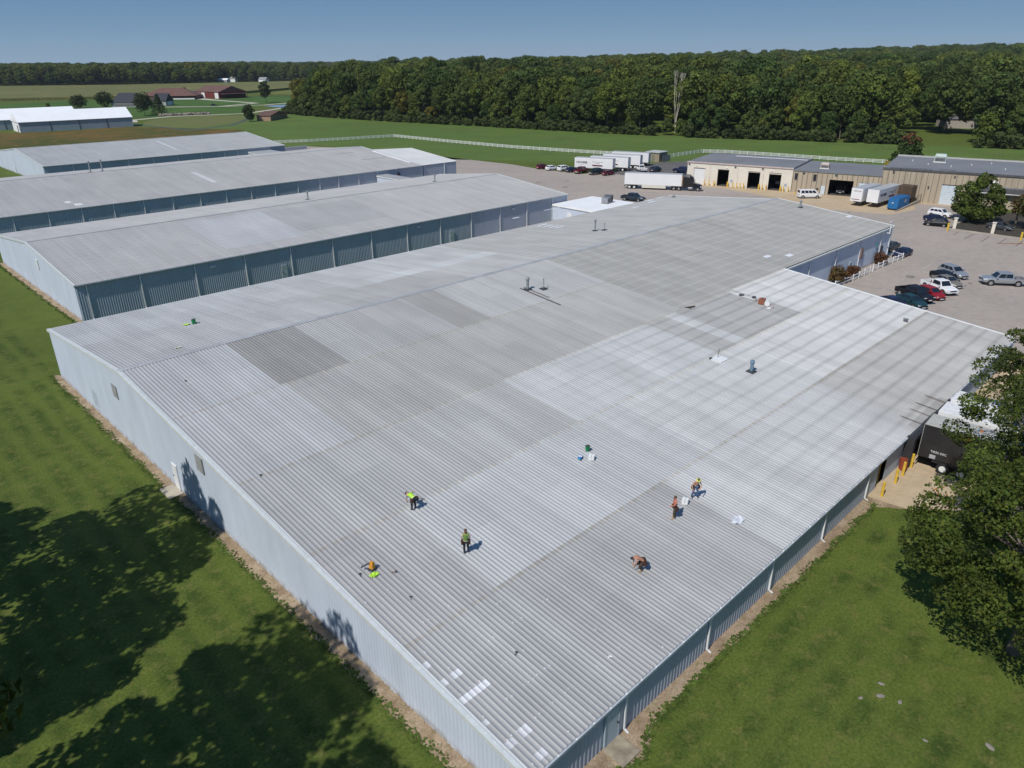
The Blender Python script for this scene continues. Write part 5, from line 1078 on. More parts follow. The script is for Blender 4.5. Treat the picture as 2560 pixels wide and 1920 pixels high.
# the edge of the wood, every tree of its own
EDGE = [(236, 452), (234, 420), (236, 385), (240, 350), (247, 312), (254, 276), (262, 232), (267, 205), (275, 170), (289, 140), (299, 112), (312, 80), (320, 50), (326, 20), (326, -10)]
def along(pts, step, seed):
    r_ = random.Random(seed); out = []
    for i in range(len(pts)-1):
        a, b_ = pts[i], pts[i+1]; L = math.hypot(b_[0]-a[0], b_[1]-a[1]); n = max(1, int(L/step))
        for k in range(n): out.append((a[0]+(b_[0]-a[0])*(k+r_.random()*.6)/n, a[1]+(b_[1]-a[1])*(k+r_.random()*.6)/n))
    return out
CLEAR = [(336, 92, 22), (396, 98, 17)]
_p = at(*Z3(1412, 801)); DEAD = (_p[0]-1, _p[1]-.5)
def isclear(x, y):
    b, d = bearing(x, y); b0, d0 = bearing(*DEAD)
    if abs(b-b0) < 1.15 and d < d0+9: return True
    for cx, cy, R_ in CLEAR:
        if math.hypot(x-cx, y-cy) < R_: return True
    # corridor that opens the clearing towards the camera
    b, d = bearing(x, y); b0, d0 = bearing(336, 88); return abs(b-b0) < 1.6 and d < d0+8
r_ = random.Random(77); cnt = 0
GW = 'trees along the edge of the broadleaf wood'
zones = [(235, 'by the brick house end of the meadow wood edge'), (2, '')]
rowtxt = ['at the foot of the meadow wood edge', 'in the second rank of the meadow wood', 'in the third rank of the meadow wood', 'in the fourth rank of the meadow wood']
def zone_txt(y): return 'far left end' if y > 360 else ('left part' if y > 250 else ('middle' if y > 150 else ('right part' if y > 70 else 'far right end')))
for row in range(4):
    for (x, y) in along(EDGE, 8.0+row*.5, 100+row):
        px_, py_ = x+row*7.5+r_.uniform(-1.5, 2.5)+(2 if row == 0 else 0), y+r_.uniform(-1.5, 1.5)
        if isclear(px_, py_):
            if row == 0 and abs(bearing(px_, py_)[0]-bearing(*DEAD)[0]) < 1.3: tree('forest_tree', 'young low tree at the foot of the bare dead tree', px_, py_, CR[5], TR[5], leaf_wood, .62, 1., GW+', young')
            continue
        k = r_.choice([3, 5, 1, 0, 5]) if row == 0 else r_.choice([0, 1, 2, 4, 0, 2])
        sc = r_.uniform(.8, 1.2) if row else r_.uniform(.7, 1.1)
        size_t = 'tall' if k in (0, 2) else ('bushy lower' if k in (3, 5) else 'mid height')
        tree('forest_tree', f'{size_t} leafy green tree {rowtxt[row]}, {zone_txt(py_)}', px_, py_, CR[k], TR[k], leaf_wood, sc, r_.uniform(0, 6.28), GW+f', {size_t}, rank {row+1}, {zone_txt(py_)}'); cnt += 1
# undergrowth along the wood foot
me = crown_mesh('undergrowth', 5, 0, 4.6, 2.8, 9, 70, .42, top=.4); allV = []; allF = []; nV = 0
base = np.zeros(len(me.vertices)*3, dtype=np.float32); me.vertices.foreach_get('co', base); base = base.reshape(-1, 3)
for (x, y) in along(EDGE, 3.6, 55):
    if isclear(x, y) and math.hypot(x-DEAD[0], y-DEAD[1]) > 9: continue
    s_ = r_.uniform(.6, 1.3); th = r_.uniform(0, 6.28); Rm = np.array([[math.cos(th), -math.sin(th), 0], [math.sin(th), math.cos(th), 0], [0, 0, 1]]); V = base@Rm.T*s_+np.array([x-3.5+r_.uniform(-1, 1), y, 0]); allV.append(V); allF.append(np.arange(len(V)).reshape(-1, 4)+nV); nV += len(V)
o = link('undergrowth', npmesh('undergrowth', np.concatenate(allV), np.concatenate(allF)), mat('undergrowth_leaves', (.08, .105, .03), .8, var=.3, scale=.12, trans=.15, spec=.2)); tag(o, 'tangled undergrowth at the foot of the wood edge', 'undergrowth', kind='stuff')
# the rest of the wood: one object, trees on points
def scatter(name, label, pts, sizes, sources, seed, zmax=3.):
    n = len(pts); me = bpy.data.meshes.new(name); me.vertices.add(n); me.vertices.foreach_set('co', np.asarray(pts, dtype=np.float32).ravel()); me.update()
    rg = np.random.default_rng(seed)
    for nm, tp, v in (('kind_id', 'INT', rg.integers(0, len(sources), n).astype(np.int32)), ('sc', 'FLOAT', np.asarray(sizes, dtype=np.float32)), ('rot', 'FLOAT', rg.uniform(0, 6.28, n).astype(np.float32)), ('scz', 'FLOAT', rg.uniform(.72, 1.2, n).astype(np.float32))):
        a = me.attributes.new(nm, tp, 'POINT'); a.data.foreach_set('value', v)
    o = bpy.data.objects.new(name, me); COL.objects.link(o); tag(o, label, 'woodland', kind='stuff')
    ng = bpy.data.node_groups.new(name, 'GeometryNodeTree'); ng.interface.new_socket('Geometry', in_out='INPUT', socket_type='NodeSocketGeometry'); ng.interface.new_socket('Geometry', in_out='OUTPUT', socket_type='NodeSocketGeometry')
    N = ng.nodes; Lk = ng.links; gi = N.new('NodeGroupInput'); gout = N.new('NodeGroupOutput'); jn = N.new('GeometryNodeJoinGeometry')
    def attr(nm, tp): a = N.new('GeometryNodeInputNamedAttribute'); a.data_type = tp; a.inputs[0].default_value = nm; return a.outputs[0]
    for i, s_ in enumerate(sources):
        oi = N.new('GeometryNodeObjectInfo'); oi.inputs[0].default_value = s_; ip = N.new('GeometryNodeInstanceOnPoints')
        cmp = N.new('FunctionNodeCompare'); cmp.data_type = 'INT'; cmp.operation = 'EQUAL'; cmp.inputs[3].default_value = i; Lk.new(attr('kind_id', 'INT'), cmp.inputs[2])
        cx = N.new('ShaderNodeCombineXYZ'); Lk.new(attr('rot', 'FLOAT'), cx.inputs[2]); cs = N.new('ShaderNodeCombineXYZ'); sa = attr('sc', 'FLOAT'); mn = N.new('ShaderNodeMath'); mn.operation = 'MINIMUM'; mn.inputs[1].default_value = zmax; Lk.new(sa, mn.inputs[0]); mz = N.new('ShaderNodeMath'); mz.operation = 'MULTIPLY'; Lk.new(mn.outputs[0], mz.inputs[0]); Lk.new(attr('scz', 'FLOAT'), mz.inputs[1]); mn = mz; [Lk.new(sa if j < 2 else mn.outputs[0], cs.inputs[j]) for j in range(3)]
        Lk.new(gi.outputs[0], ip.inputs['Points']); Lk.new(cmp.outputs[0], ip.inputs['Selection']); Lk.new(oi.outputs['Geometry'], ip.inputs['Instance']); Lk.new(cx.outputs[0], ip.inputs['Rotation']); Lk.new(cs.outputs[0], ip.inputs['Scale']); Lk.new(ip.outputs[0], jn.inputs[0])
    Lk.new(jn.outputs[0], gout.inputs[0]); md = o.modifiers.new('trees', 'NODES'); md.node_group = ng; return o
ft = [o_ for o_ in bpy.data.objects if o_.name.startswith('forest_tree')]
src = {}
for t_ in ft:
    for c in t_.children:
        if c.name.startswith('crown') and c.data not in src: src[c.data] = c
srcs = [src[CR[k]] for k in (0, 1, 2, 4) if CR[k] in src]
pts = []; szs = []
def edge_x(y):
    for i in range(len(EDGE)-1):
        (x0, y0), (x1, y1) = EDGE[i], EDGE[i+1]
        if y1 <= y <= y0: return x0+(x1-x0)*(y0-y)/(y0-y1)
    return EDGE[0][0] if y > 452 else 326
for _ in range(60000):      # right hand wood
    x = r_.uniform(240, 1500); y = r_.uniform(-420, 1050)
    b, d = bearing(x, y)
    if b > 42 or b < -16: continue
    if y <= 452:
        if x < edge_x(y)+31: continue
    else:
        if x < 270+(y-452)*.78: continue
    if isclear(x, y): continue
    if d > 650 and r_.random() > .6: continue
    pts.append((x, y, gz(x, y))); szs.append(r_.uniform(.62, 1.3)*(1 if d < 650 else 1.12))
# thin by a jittered grid so crowns stand apart
def thin(P, S, cell):
    seen = set(); a = []; b_ = []
    for p, s_ in zip(P, S):
        d = math.hypot(p[0]-CAM[0], p[1]-CAM[1]); c = cell if d < 650 else cell*1.35; k = (int(p[0]/c), int(p[1]/c), c > cell)
        if k in seen: continue
        seen.add(k); a.append(p); b_.append(s_)
    return a, b_
pts, szs = thin(pts, szs, 8.2); print('wood', len(pts), 'edge', cnt)
scatter('broadleaf_wood', 'broad mixed wood filling the land behind the meadow', pts, szs, srcs, 3, 1.22)
pts = []; szs = []
LW = [(-500, 1790), (232, 1245), (358, 1152), (482, 1120), (508, 1170), (540, 1225), (575, 1190), (606, 1110), (700, 960)]
def lw_y(x):
    for i in range(len(LW)-1):
        if LW[i][0] <= x <= LW[i+1][0]:
            t = (x-LW[i][0])/(LW[i+1][0]-LW[i][0]); return LW[i][1]+t*(LW[i+1][1]-LW[i][1])
    return 0
for _ in range(30000):
    x = r_.uniform(-500, 700); y0 = lw_y(x); y = y0+abs(r_.uniform(0, 1))**1.6*700
    b, d = bearing(x, y)
    if abs(b) > 42: continue
    pts.append((x, y, 0)); szs.append(r_.uniform(1.0, 1.3))
pts, szs = thin(pts, szs, 7.5); print('left wood', len(pts))
scatter('far_wood', 'dark far wood along the left horizon behind the corn', pts, szs, srcs, 4, 1.08)
pts = []; szs = []
for _ in range(26000):
    b = r_.uniform(-42, 42); d = 1300+r_.random()**.8*3600; a = YAW-math.radians(b); x = CAM[0]+d*math.cos(a); y = CAM[1]+d*math.sin(a)
    if b < -12 and d < 1750: continue
    if 240 < x < 1480 and -420 < y < 1030: continue
    pts.append((x, y, gz(x, y)-1)); szs.append(r_.uniform(1.5, 2.3) if d < 2600 else r_.uniform(2., 3.))
pts, szs = thin(pts, szs, 17); print('horizon', len(pts))
for i, p in enumerate(pts): szs[i] = szs[i]
scatter('horizon_wood', 'hazy woodland reaching to the horizon', pts, szs, srcs, 5, .95)
# a few trees of their own
tree('lone_tree', 'round dark tree behind the front white barn, left of two', 158.5, 621, crown_mesh('crown', 61, .3, 8.8, 6.2, 16, 80, .5), TR[5], leaf_dark, 1.)
tree('lone_tree', 'round dark tree behind the front white barn, by the black roof', 177, 622, crown_mesh('crown', 62, .3, 10.5, 7., 18, 80, .5), TR[5], leaf_dark, 1., 1.)
tree('lone_tree', 'dark oak on the lawn before the black roofed farmhouse', 161.8, 498.3, crown_mesh('crown', 71, 2.0, 13.5, 6.4, 18, 90, .45), TR[5], leaf_dark, 1.)
tree('spruce', 'dark spruce right of the oak before the farmhouse', 174.4, 508, conifer_mesh('crown', 72, .8, 12.2, 5.6, 1700, .5), TR[5], leaf_dark, 1.)
tree('lone_tree', 'dark oval tree standing against the brick building', 184.4, 401.5, crown_mesh('crown', 73, .2, 9.8, 3.4, 16, 90, .38, top=.42), TR[5], leaf_dark, 1.)
tree('lone_tree', 'tall slim tree standing alone beyond the farm road', 284.7, 576, crown_mesh('crown', 74, 3.0, 17.5, 4.9, 18, 90, .5, top=.45), TR[4], leaf_dark, 1.)
tree('round_bush', 'small round bush left of the dark trees behind the barn', 143, 640, CR[5], TR[5], leaf_dark, .33)
tree('round_bush', 'bushy dark tree hiding the orange cottage', 238.5, 452, CR[5], TR[5], leaf_dark, .7)
P = g(Z4(1190, 1010)); P = (212.0, 59.0); hh = top_z(P, Z4(1220, 822)[1])
rt = tree('red_topped_tree', 'dark green tree with a rusty red top behind the flat roofs', P[0], P[1], crown_mesh('crown', 75, .3, hh, 4.8, 16, 150, .34, top=.42), TR[5], leaf_con, 1.)
link('rusty_top', crown_mesh('crown', 76, hh*.72, hh+.2, 2.8, 6, 70, .3), leaf_rust, rt)
# dead white tree in the wood
P = (268., 215.)
bq, dq = bearing(0, 0)
v_ = ray(*Z3(1412, 800)); kx = 1.0; Pd = at(*Z3(1412, 801)); Pd = (Pd[0]-1, Pd[1]-.5); hd_ = top_z(Pd, Z3(1440, 272)[1])
dt = root('dead_tree', (Pd[0], Pd[1], 0), 0, 'bare whitish dead tree standing out in front of the wood', 'tree')
mb = MB(); r2 = random.Random(4)
def branch(a, d, L, r, lev):
    b_ = a+d*L; mb.tube(a, b_, r, r*.6, 6, False)
    if lev == 0: return
    for k in range(2 if lev > 1 else 3):
        nd = (d+Vector((r2.uniform(-.32, .32), r2.uniform(-.32, .32), .15))).normalized(); branch(b_, nd, L*.72, r*.6, lev-1)
H_ = hd_
rdir = Vector((_r[0], _r[1], 0))
for k, (lean, a0, s_) in enumerate(((-.09, .0, 1.), (.17, .25, .95), (.05, .3, .9))):
    a = Vector((0, 0, 0)) if k == 0 else Vector((0, 0, H_*a0*.9)); mb.tube(Vector((0, 0, 0)), a, .3, .24, 6, False) if k else None
    branch(a, (Vector((0, 0, 1))+rdir*lean).normalized(), H_*.36*s_*(1 if k == 0 else .78), .22 if k == 0 else .17, 4)
mb.build('branches', barkpale, dt)
# pointed tree and its neighbour by the tall warehouse
P = (160.3, 26.3); hh = top_z(P, Z4(1850, 1155)[1])
tree('maple_tree', 'dense pointed green tree before the tall concrete warehouse', P[0], P[1], crown_mesh('crown', 81, .6, hh, 5.6, 44, 130, .28, top=.26, lr=(.17, .27), power=1.9), trunk_mesh('trunk', 8, hh*.8, .2, 4, 1.8), leaf_maple, 1.)
P = (159.5, 13.5)
tree('maple_tree', 'broad olive green tree at the right edge above the shaded cars', P[0], P[1], crown_mesh('crown', 82, 2., 8.8, 5.6, 30, 120, .3, top=.45), TR[4], mat('olive_leaves', (.09, .10, .022), .75, var=.2, scale=.5, attr=True, trans=.2, spec=.2), 1.)
tree('maple_tree', 'thin reddish tree between the pointed and the olive tree', 160.5, 19., crown_mesh('crown', 83, 2., 6.2, 2.4, 12, 50, .25), TR[5], mat('ruddy_leaves', (.13, .09, .035), .75, attr=True, trans=.2, spec=.2), 1.)
# shrubs along the south wall
for x, y, R_, H_, lb, lm in ((94.4, 27.0, 1.5, 2.9, 'largest green and rust shrub at the south wall', None), (97.0, 26.9, 1.05, 1.6, 'rusty round shrub right of the largest one', 1), (100.6, 27.0, 1.1, 1.7, 'rusty round shrub behind the first fence run', 1), (111.0, 26.9, 1.25, 2.1, 'rust brown ball shrub near the fence corner', 1)):
    o = root('shrub', (x, y, 0), 0, lb, 'shrub', 'shrubs along the south wall'); link('foliage', crown_mesh('foliage', int(x*10), .1, H_, R_, 12, 120, .11, top=.45), leaf_rust if lm else mat('mixed_shrub_leaves', (.09, .085, .025), .8, var=.3, scale=1.2, attr=True, trans=.1, spec=.2, col2=(.12, .05, .02)), o)
    MB().tube((0, 0, 0), (0, 0, H_*.5), .06, .03).build('stem', bark, o)
# ---- near trees right of the yard: big maples with real limbs
def big_maple(label, x, y, H, R, seed, n_lobes=46, per=420, size=.115, h0=3.4, top=.42):
    o = root('maple_tree', (x, y, 0), 0, label, 'tree')
    link('crown', crown_mesh('crown', seed, h0, H, R, n_lobes, per, size, top=top, lr=(.12, .23), flatz=.62, inner=.03, jit=.75, rvar=(.45, 1.16)), leaf_maple, o)
    link('trunk', trunk_mesh('trunk', seed, H*.92, .32, 9, R*.62, .5, .78), bark, o)
    rg = np.random.default_rng(seed+1); n = 34; d = rg.normal(0, 1, (n, 3)); d /= np.linalg.norm(d, axis=1)[:, None]; cl = rg.integers(0, 7, n); dc = rg.normal(0, 1, (7, 3)); dc[:, 2] = abs(dc[:, 2])*.6; dc /= np.linalg.norm(dc, axis=1)[:, None]
    C = np.array([0, 0, h0+(H-h0)*top])+(dc[cl]+d*.12)*np.array([R, R, (H-h0)*.55])*.86; V, Fq = leaf_quads(C, d, .13, rg, .7)
    link('autumn_leaves', npmesh('autumn_leaves', V, Fq), mat('autumn_leaf', (.55, .17, .02), .7, trans=.2), o); return o
big_maple('large maple over the lawn at the right edge of the photo', 27.3, -12.6, 12.2, 6.8, 201, 88, 380, .11, h0=2.2)
big_maple('maple with some orange leaves beside the near dock', 39.6, -10.4, 12.8, 6.2, 202, 78, 360, .105, h0=2.6)
big_maple('maple farthest right overhanging the end of the white roof', 52.8, -7.8, 13.6, 5.8, 203, 70, 330, .11)
# ---- trees left of the frame that shade the lawn; their crowns just enter the lower left corner
for (x, y, H, R_, sd, h0, lb) in ((-18.9, 33.0, 24, 7.0, 301, 7, 'tall tree left of the gable whose shadow climbs the wall'), (-23.5, 24.5, 19.5, 6.0, 302, 6, 'tree left of the shaded lawn, second from the north'), (-21.3, 12.6, 26, 7.0, 303, 6, 'tall tree west of the lawn shading the dirt border'), (-22.8, 4.6, 22, 7.6, 304, 5, 'leafy tree whose crown shows in the lower left corner'), (-27, 41, 20, 7, 305, 5, 'tree furthest left of the lawn')):
    o = root('shade_tree', (x, y, 0), 0, lb, 'tree', None)
    link('crown', crown_mesh('crown', sd, h0, H, R_, 30, 280, .28, top=.45, lr=(.18, .32), inner=.08, jit=.7, rvar=(.5, 1.06)), leaf_maple, o); link('trunk', trunk_mesh('trunk', sd, H, .34, 7, R_*.7, .5, .85), bark, o)
# flat stones in the lawn
st_m = mat('lawn_stone', (.27, .235, .20), .9, var=.15, scale=2)
for (x, y, s_, lb) in ((19.5, -8.2, .22, 'flat stone in the lawn, upper of the group of four'), (18.6, -8.5, .28, 'largest flat stone in the lawn'), (17.7, -7.8, .18, 'flat stone in the lawn, left of the group of four'), (18.9, -9.4, .2, 'slim flat stone right of the largest one'), (19.2, -13.6, .3, 'long pale stone at the lower right of the lawn'), (17.3, -11.2, .16, 'small pale stone alone in the lower lawn')):
    o = MB().ball((0, 0, 0), s_*.9, 6, 4, (1, .6, .14)).build('flat_stone', st_m); o.location = (x, y, .0); o.rotation_euler = (0, 0, x*3); tag(o, lb, 'stone')
# ============================================================ roof vents
vent_m = mat('vent_grey', (.33, .35, .36), .6, .2, var=.2, scale=3)
def vent(label, P, h=1.3, r=.16, boot=True, m=None, cap=.3, name='roof_vent'):
    o = root(name, (P[0], P[1], P[2]), 0, label, 'roof vent'); m = m or vent_m
    MB().tube((0, 0, -.1), (0, 0, h), r, n=12).build('pipe', m, o)
    if cap: MB().tube((0, 0, h+.02), (0, 0, h+.2), cap*.8, cap*.55, 12).tube((0, 0, h-.16), (0, 0, h+.019), r*1.15, cap*.8, 12).build('cap', m, o)
    if boot: MB().hexa([(-.45, -.4, .0), (.45, -.4, .0), (.45, .4, .04), (-.45, .4, .04), (-.3, -.25, .1), (.3, -.25, .1), (.3, .25, .12), (-.3, .25, .12)]).build('flashing', dark_metal, o)
    return o
def onA(x, y): return (x, y, zroof(x, y)+.03)
vent('blue grey vent pipe with a round cap on the bright near slope', onA(45.3, 14.5), .95, .17, m=mat('blue_vent', (.2, .3, .38), .5, .2))
vent('tall vent pipe with dark streaks below it on the middle of the roof', onA(43.3, 42.6), 1.25, .17, cap=.32)
vent('thin short pipe right of the streaked vent', onA(45.0, 41.6), 1.1, .05, cap=.09)
vent('tall thin vent pipe beyond the ridge of the main roof', onA(73.8, 57.6), 1.6, .12, cap=.26)
vent('thin short pipe right of the vent beyond the ridge', onA(74.9, 56.6), 1.0, .05, cap=.1)
vent('vent pipe on a dark plate near the right end of the grey roof', onA(114.0, 43.2), 1.1, .16, cap=.28)
vent('low round vent at the far corner of the main roof', (113.2, 69.5, zroof(0, 69.5)), .35, .22, cap=.34)
vent('lone vent pipe near the ridge of the middle warehouse', (56.7, 115.8, zB(0, 115.8)), 1.5, .14, cap=.26)
vent('vent pipe near the right end of the middle warehouse', (88., 115.3, zB(0, 115.3)), 1.4, .14, cap=.3)
vent('left of two slim vents on the far warehouse ridge', (37.1, 180.9, zC(0, 180.9)), 2.4, .16, cap=.34)
vent('right of two slim vents on the far warehouse ridge', (39.8, 181.1, zC(0, 181.1)), 2.5, .16, cap=.34)
o = root('vent_stack', (113.9, 27.2, 0), 0, 'white bent pipe rising above the south eave', 'vent pipe'); MB().tube((0, 0, 4.6), (0, 0, 6.7), .09).tube((0, 0, 6.65), (-.4, 0, 6.65), .09).tube((0, 0, 4.7), (0, .6, 4.7), .07).build('pipe', white_metal, o)
o = root('curbed_hatch', onA(45.2, 17.9), 0, 'thin antenna on a white patch of the bright slope', 'antenna'); o.rotation_euler = (math.atan(RS), 0, 0)
MB().box(-.8, .7, -.6, .6, .04, .07).build('plate', white_paint, o); MB().tube((.1, .3, .05), (.1, .3, 1.0), .025).build('rod', dark_metal, o); MB().box(-.9, -.5, .5, .7, .071, .12).build('strip', dark_metal, o)
o = root('cooling_unit', (108.2, 82.6, 3.6), .2, 'grey cooling unit on the white flat roof', 'cooling unit')
MB().box(-1.3, 0, -.7, .7, .1, 1.2).build('case', mat('unit_grey', (.34, .35, .37), .5, .3, var=.15), o); MB().box(.05, 1.1, -.8, .8, .1, 1.6).build('fan_case', mat('unit_dark', (.16, .17, .19), .5, .3, var=.15), o)
MB().tube((.55, -.82, .9), (.55, -.8, .9), .5, n=16).tube((-.6, -.72, .7), (-.6, -.7, .7), .35, n=14).build('fan', dark_metal, o); MB().box(-1.4, 1.2, -.85, -.75, 0, .1).box(-1.4, 1.2, .75, .85, 0, .1).build('skid', rim_metal, o)
for (x, y, lb) in ((69, 68.5, 'white skylight patch, lowest of four on the far slope'),):
    pass
sk = mat('skylight_white', (.78, .79, .8), .5, var=.05)
def sheet(label, x0, x1, y0, y1, name='skylight_panel'):
    s_ = -RF if (y0+y1)/2 > 49.28 else RS; o = MB().hexa([(x0, y0, zroof(x0, y0)+.04), (x1, y0, zroof(x1, y0)+.04), (x1, y1, zroof(x1, y1)+.04), (x0, y1, zroof(x0, y1)+.04), (x0, y0, zroof(x0, y0)+.055), (x1, y0, zroof(x1, y0)+.055), (x1, y1, zroof(x1, y1)+.055), (x0, y1, zroof(x0, y1)+.055)]).build(name, sk); return tag(o, label, 'roof panel', 'white panels on the grey roof')
for i, q in enumerate(((265, 355), (315, 363), (360, 370), (410, 374))):
    v_ = ray(*Z3(q[0], q[1]+1245)); t = (7.47+RF*49.28-CAM[2]-RF*CAM[1])/(v_[2]+RF*v_[1]); P = CAM+v_*t
    sheet(['leftmost', 'second', 'third', 'rightmost'][i]+' of four white panels in a row on the far slope', P[0]-1.1, P[0]+1.1, P[1]-.28, P[1]+.28)
for q, lb, a, b_ in (((1190, 1386), 'white panel at the far corner of the main roof', 1.0, .5), ((1210, 1400), 'white panel just below the corner panel', 1.2, .4), ((1280, 1362), 'white panel at the last far eave', 1.1, .3), ((1070, 1446), 'small white panel left of the corner panels', .7, .4), ((35, 1538), 'white panel alone left on the far slope', .8, .35), ((375, 1455), 'long thin white strip on the far slope', 3.2, .2)):
    v_ = ray(*Z3(*q)); t = (7.47+RF*49.28-CAM[2]-RF*CAM[1])/(v_[2]+RF*v_[1]); P = CAM+v_*t; sheet(lb, P[0]-a, P[0]+a, P[1]-b_, P[1]+b_)
def nearp(q):
    v_ = ray(*q); t = (2.75+RS*CAM[1]-CAM[2])/(v_[2]-RS*v_[1]); return CAM+v_*t
for q, lb, a, b_ in ((Z4(700, 1527), 'small white panel near the right end of the roof', .7, .4), (zoomf(1920, 460, 640)(185, 618), 'white panel above the south eave, right one', .8, .4), (zoomf(1920, 460, 640)(-5, 628), 'white panel above the south eave, left one', .7, .35)):
    P = nearp(q); sheet(lb, P[0]-a, P[0]+a, P[1]-b_, P[1]+b_)
# ============================================================ things lying on the roof
def thingA(name, label, cat, x, y, rz=0., tilt=True): o = root(name, onA(x, y), rz, label, cat); return o
gr_m = mat('bucket_green', (.0, .22, .07), .4); hv = mat('hi_vis_lime', (.50, .85, .06), .7, var=.1, scale=5); skin = mat('skin', (.50, .24, .15), .6, var=.08, scale=6); lime2 = mat('vest_dull_green', (.16, .30, .06), .8, var=.15, scale=6)
def bucket(label, x, y, s_=1.):
    o = thingA('bucket', label, 'bucket', x, y); mb = MB(); mb.tube((0, 0, 0), (0, 0, .36*s_), .13*s_, .17*s_, 14, False).tube((0, 0, .02), (0, 0, .03), .12*s_, n=12).tube((0, 0, .33*s_), (0, 0, .36*s_), .18*s_, n=14); mb.build('pail', gr_m, o)
    MB().tube((0, 0, .30*s_), (0, 0, .365*s_), .14*s_, n=12).build('contents', mat('brown_gear', (.06, .05, .04), .8), o); mb = MB()
    for k in range(6):
        a, b_ = math.pi*k/6, math.pi*(k+1)/6; mb.tube((math.cos(a)*.18*s_, 0, .34*s_+math.sin(a)*.16), (math.cos(b_)*.18*s_, 0, .34*s_+math.sin(b_)*.16), .012, n=5)
    mb.build('handle', rim_metal, o); return o
bucket('green bucket near the white box on the near slope', 22.2, 15.45, 1.15)
def whitebox(label, x, y, rz, s_=.45, open_=False):
    o = thingA('white_box', label, 'box', x, y, rz); MB().box(-s_/2, s_/2, -s_/2, s_/2, 0, s_*.85).build('carton', white_paint, o)
    MB().box(-s_/2-.01, s_/2+.01, -.02, .02, s_*.3, s_*.86).build('tape', mat('tape_grey', (.5, .5, .5), .5), o)
    if open_: MB().hexa([(-s_/2, s_/2, s_*.85), (s_/2, s_/2, s_*.85), (s_/2, s_/2+.02, s_*.85), (-s_/2, s_/2+.02, s_*.85), (-s_/2, s_/2+.16, s_*1.15), (s_/2, s_/2+.16, s_*1.15), (s_/2, s_/2+.18, s_*1.15), (-s_/2, s_/2+.18, s_*1.15)]).build('flap', white_paint, o)
    return o
whitebox('open white carton between green bucket and blue pack', 21.55, 14.5, .5, .42, True)
whitebox('white carton between the two shirtless workers', 22.45, 6.8, .35, .42)
o = thingA('blue_pack', 'small blue pack lying left of the white carton', 'pack', 20.95, 15.1, .4); MB().box(-.24, .2, -.13, .13, 0, .2).build('pouch', mat('pack_blue', (.03, .16, .5), .5), o); MB().box(-.1, .1, -.135, .135, .201, .22).build('label_patch', white_paint, o); MB().tube((-.3, 0, .08), (-.24, 0, .1), .08, n=8).build('roll', mat('teal_roll', (.1, .45, .4), .5), o)
o = thingA('tool_bag', 'orange brown tool bag beside the white pail on the far near slope', 'bag', 63.1, 23.1, .3); MB().box(-.5, .5, -.35, .35, 0, .55).build('bag_body', mat('bag_brown', (.35, .13, .07), .8, var=.3, scale=4), o); MB().bar((-.4, 0, .6), (.4, 0, .6), .06, .06).build('strap', dark_metal, o)
o = thingA('white_pail', 'white lidded pail lying beside the tool bag', 'pail', 63.0, 22.3, .3); MB().tube((-.4, 0, .32), (.35, .1, .32), .32, .3, 14).build('pail_body', white_paint, o); MB().tube((.35, .1, .32), (.38, .1, .32), .31, n=14).build('lid', mat('lid_blue', (.2, .3, .4), .5), o)
o = thingA('cardboard_scrap', 'pale scraps on the roof below the white pail', 'scrap', 62.3, 21.7, .3); MB().box(-.35, .1, -.2, .2, 0, .1).build('scrap_a', white_paint, o); MB().box(.3, .8, -.35, .1, 0, .15).build('scrap_b', mat('scrap_pink', (.6, .5, .47), .7), o)
o = thingA('folding_ladder', 'long white ladder lying with dark clutter near the tool bag', 'ladder', 63.1, 25.9, 0); mb = MB(); mb.bar((.1, 1.6, .1), (-.1, -2.0, .02), .06, .1).bar((.5, 1.6, .1), (.3, -2., .02), .06, .1)
for k in range(10): mb.bar((.08-k*.02, 1.4-k*.36, .08), (.48-k*.02, 1.4-k*.36, .08), .04, .04)
mb.build('rails', white_metal, o); MB().ball((.2, 0, .12), .35, 8, 5, (1, 1, .4)).ball((.3, -1.6, .15), .28, 8, 5, (1, 1, .6)).build('clutter', mat('clutter_grey', (.08, .08, .09), .8), o)
mb = MB()
for k in range(4):   # smear of leaves by the patched seam
    mb.ball((54.3+k*.33, 27.8-k*.12, zroof(0, 27.7)+.05), .2, 6, 3, (1.3, .7, .3))
tag(mb.build('leaf_litter', mat('leaf_litter', (.07, .055, .04), .9)), 'dark clump of leaf litter at the seam before the grey roof', 'leaf litter')
tag(MB().tube((72.1, 9.8, zroof(0, 9.8)), (72.1, 9.8, zroof(0, 9.8)+.3), .22, n=10).tube((72.1, 9.8, zroof(0, 9.8)+.3), (72.1, 9.8, zroof(0, 9.8)+.36), .3, n=10).build('pipe_cap', mat('cap_grey', (.2, .21, .22), .6)), 'small grey pipe cap near the right edge of the bright roof', 'pipe cap')
o = thingA('tool_bag', 'orange and black tool bag above the lime vest on the lower slope', 'bag', 2.35, 15.2, .3); MB().hexa([(-.16, -.16, 0), (.16, -.16, 0), (.16, .16, 0), (-.16, .16, 0), (-.07, -.1, .55), (.09, -.1, .55), (.09, .1, .55), (-.07, .1, .55)]).build('bag_body', mat('bag_orange', (.75, .33, .03), .6, var=.2, scale=6), o); MB().box(-.18, .2, -.18, .18, 0, .14).build('bag_base', dark_metal, o); MB().bar((-.1, .1, .5), (-.45, .45, .3), .09, .06).build('handle', mat('clutter_grey', (.08, .08, .09), .8), o)
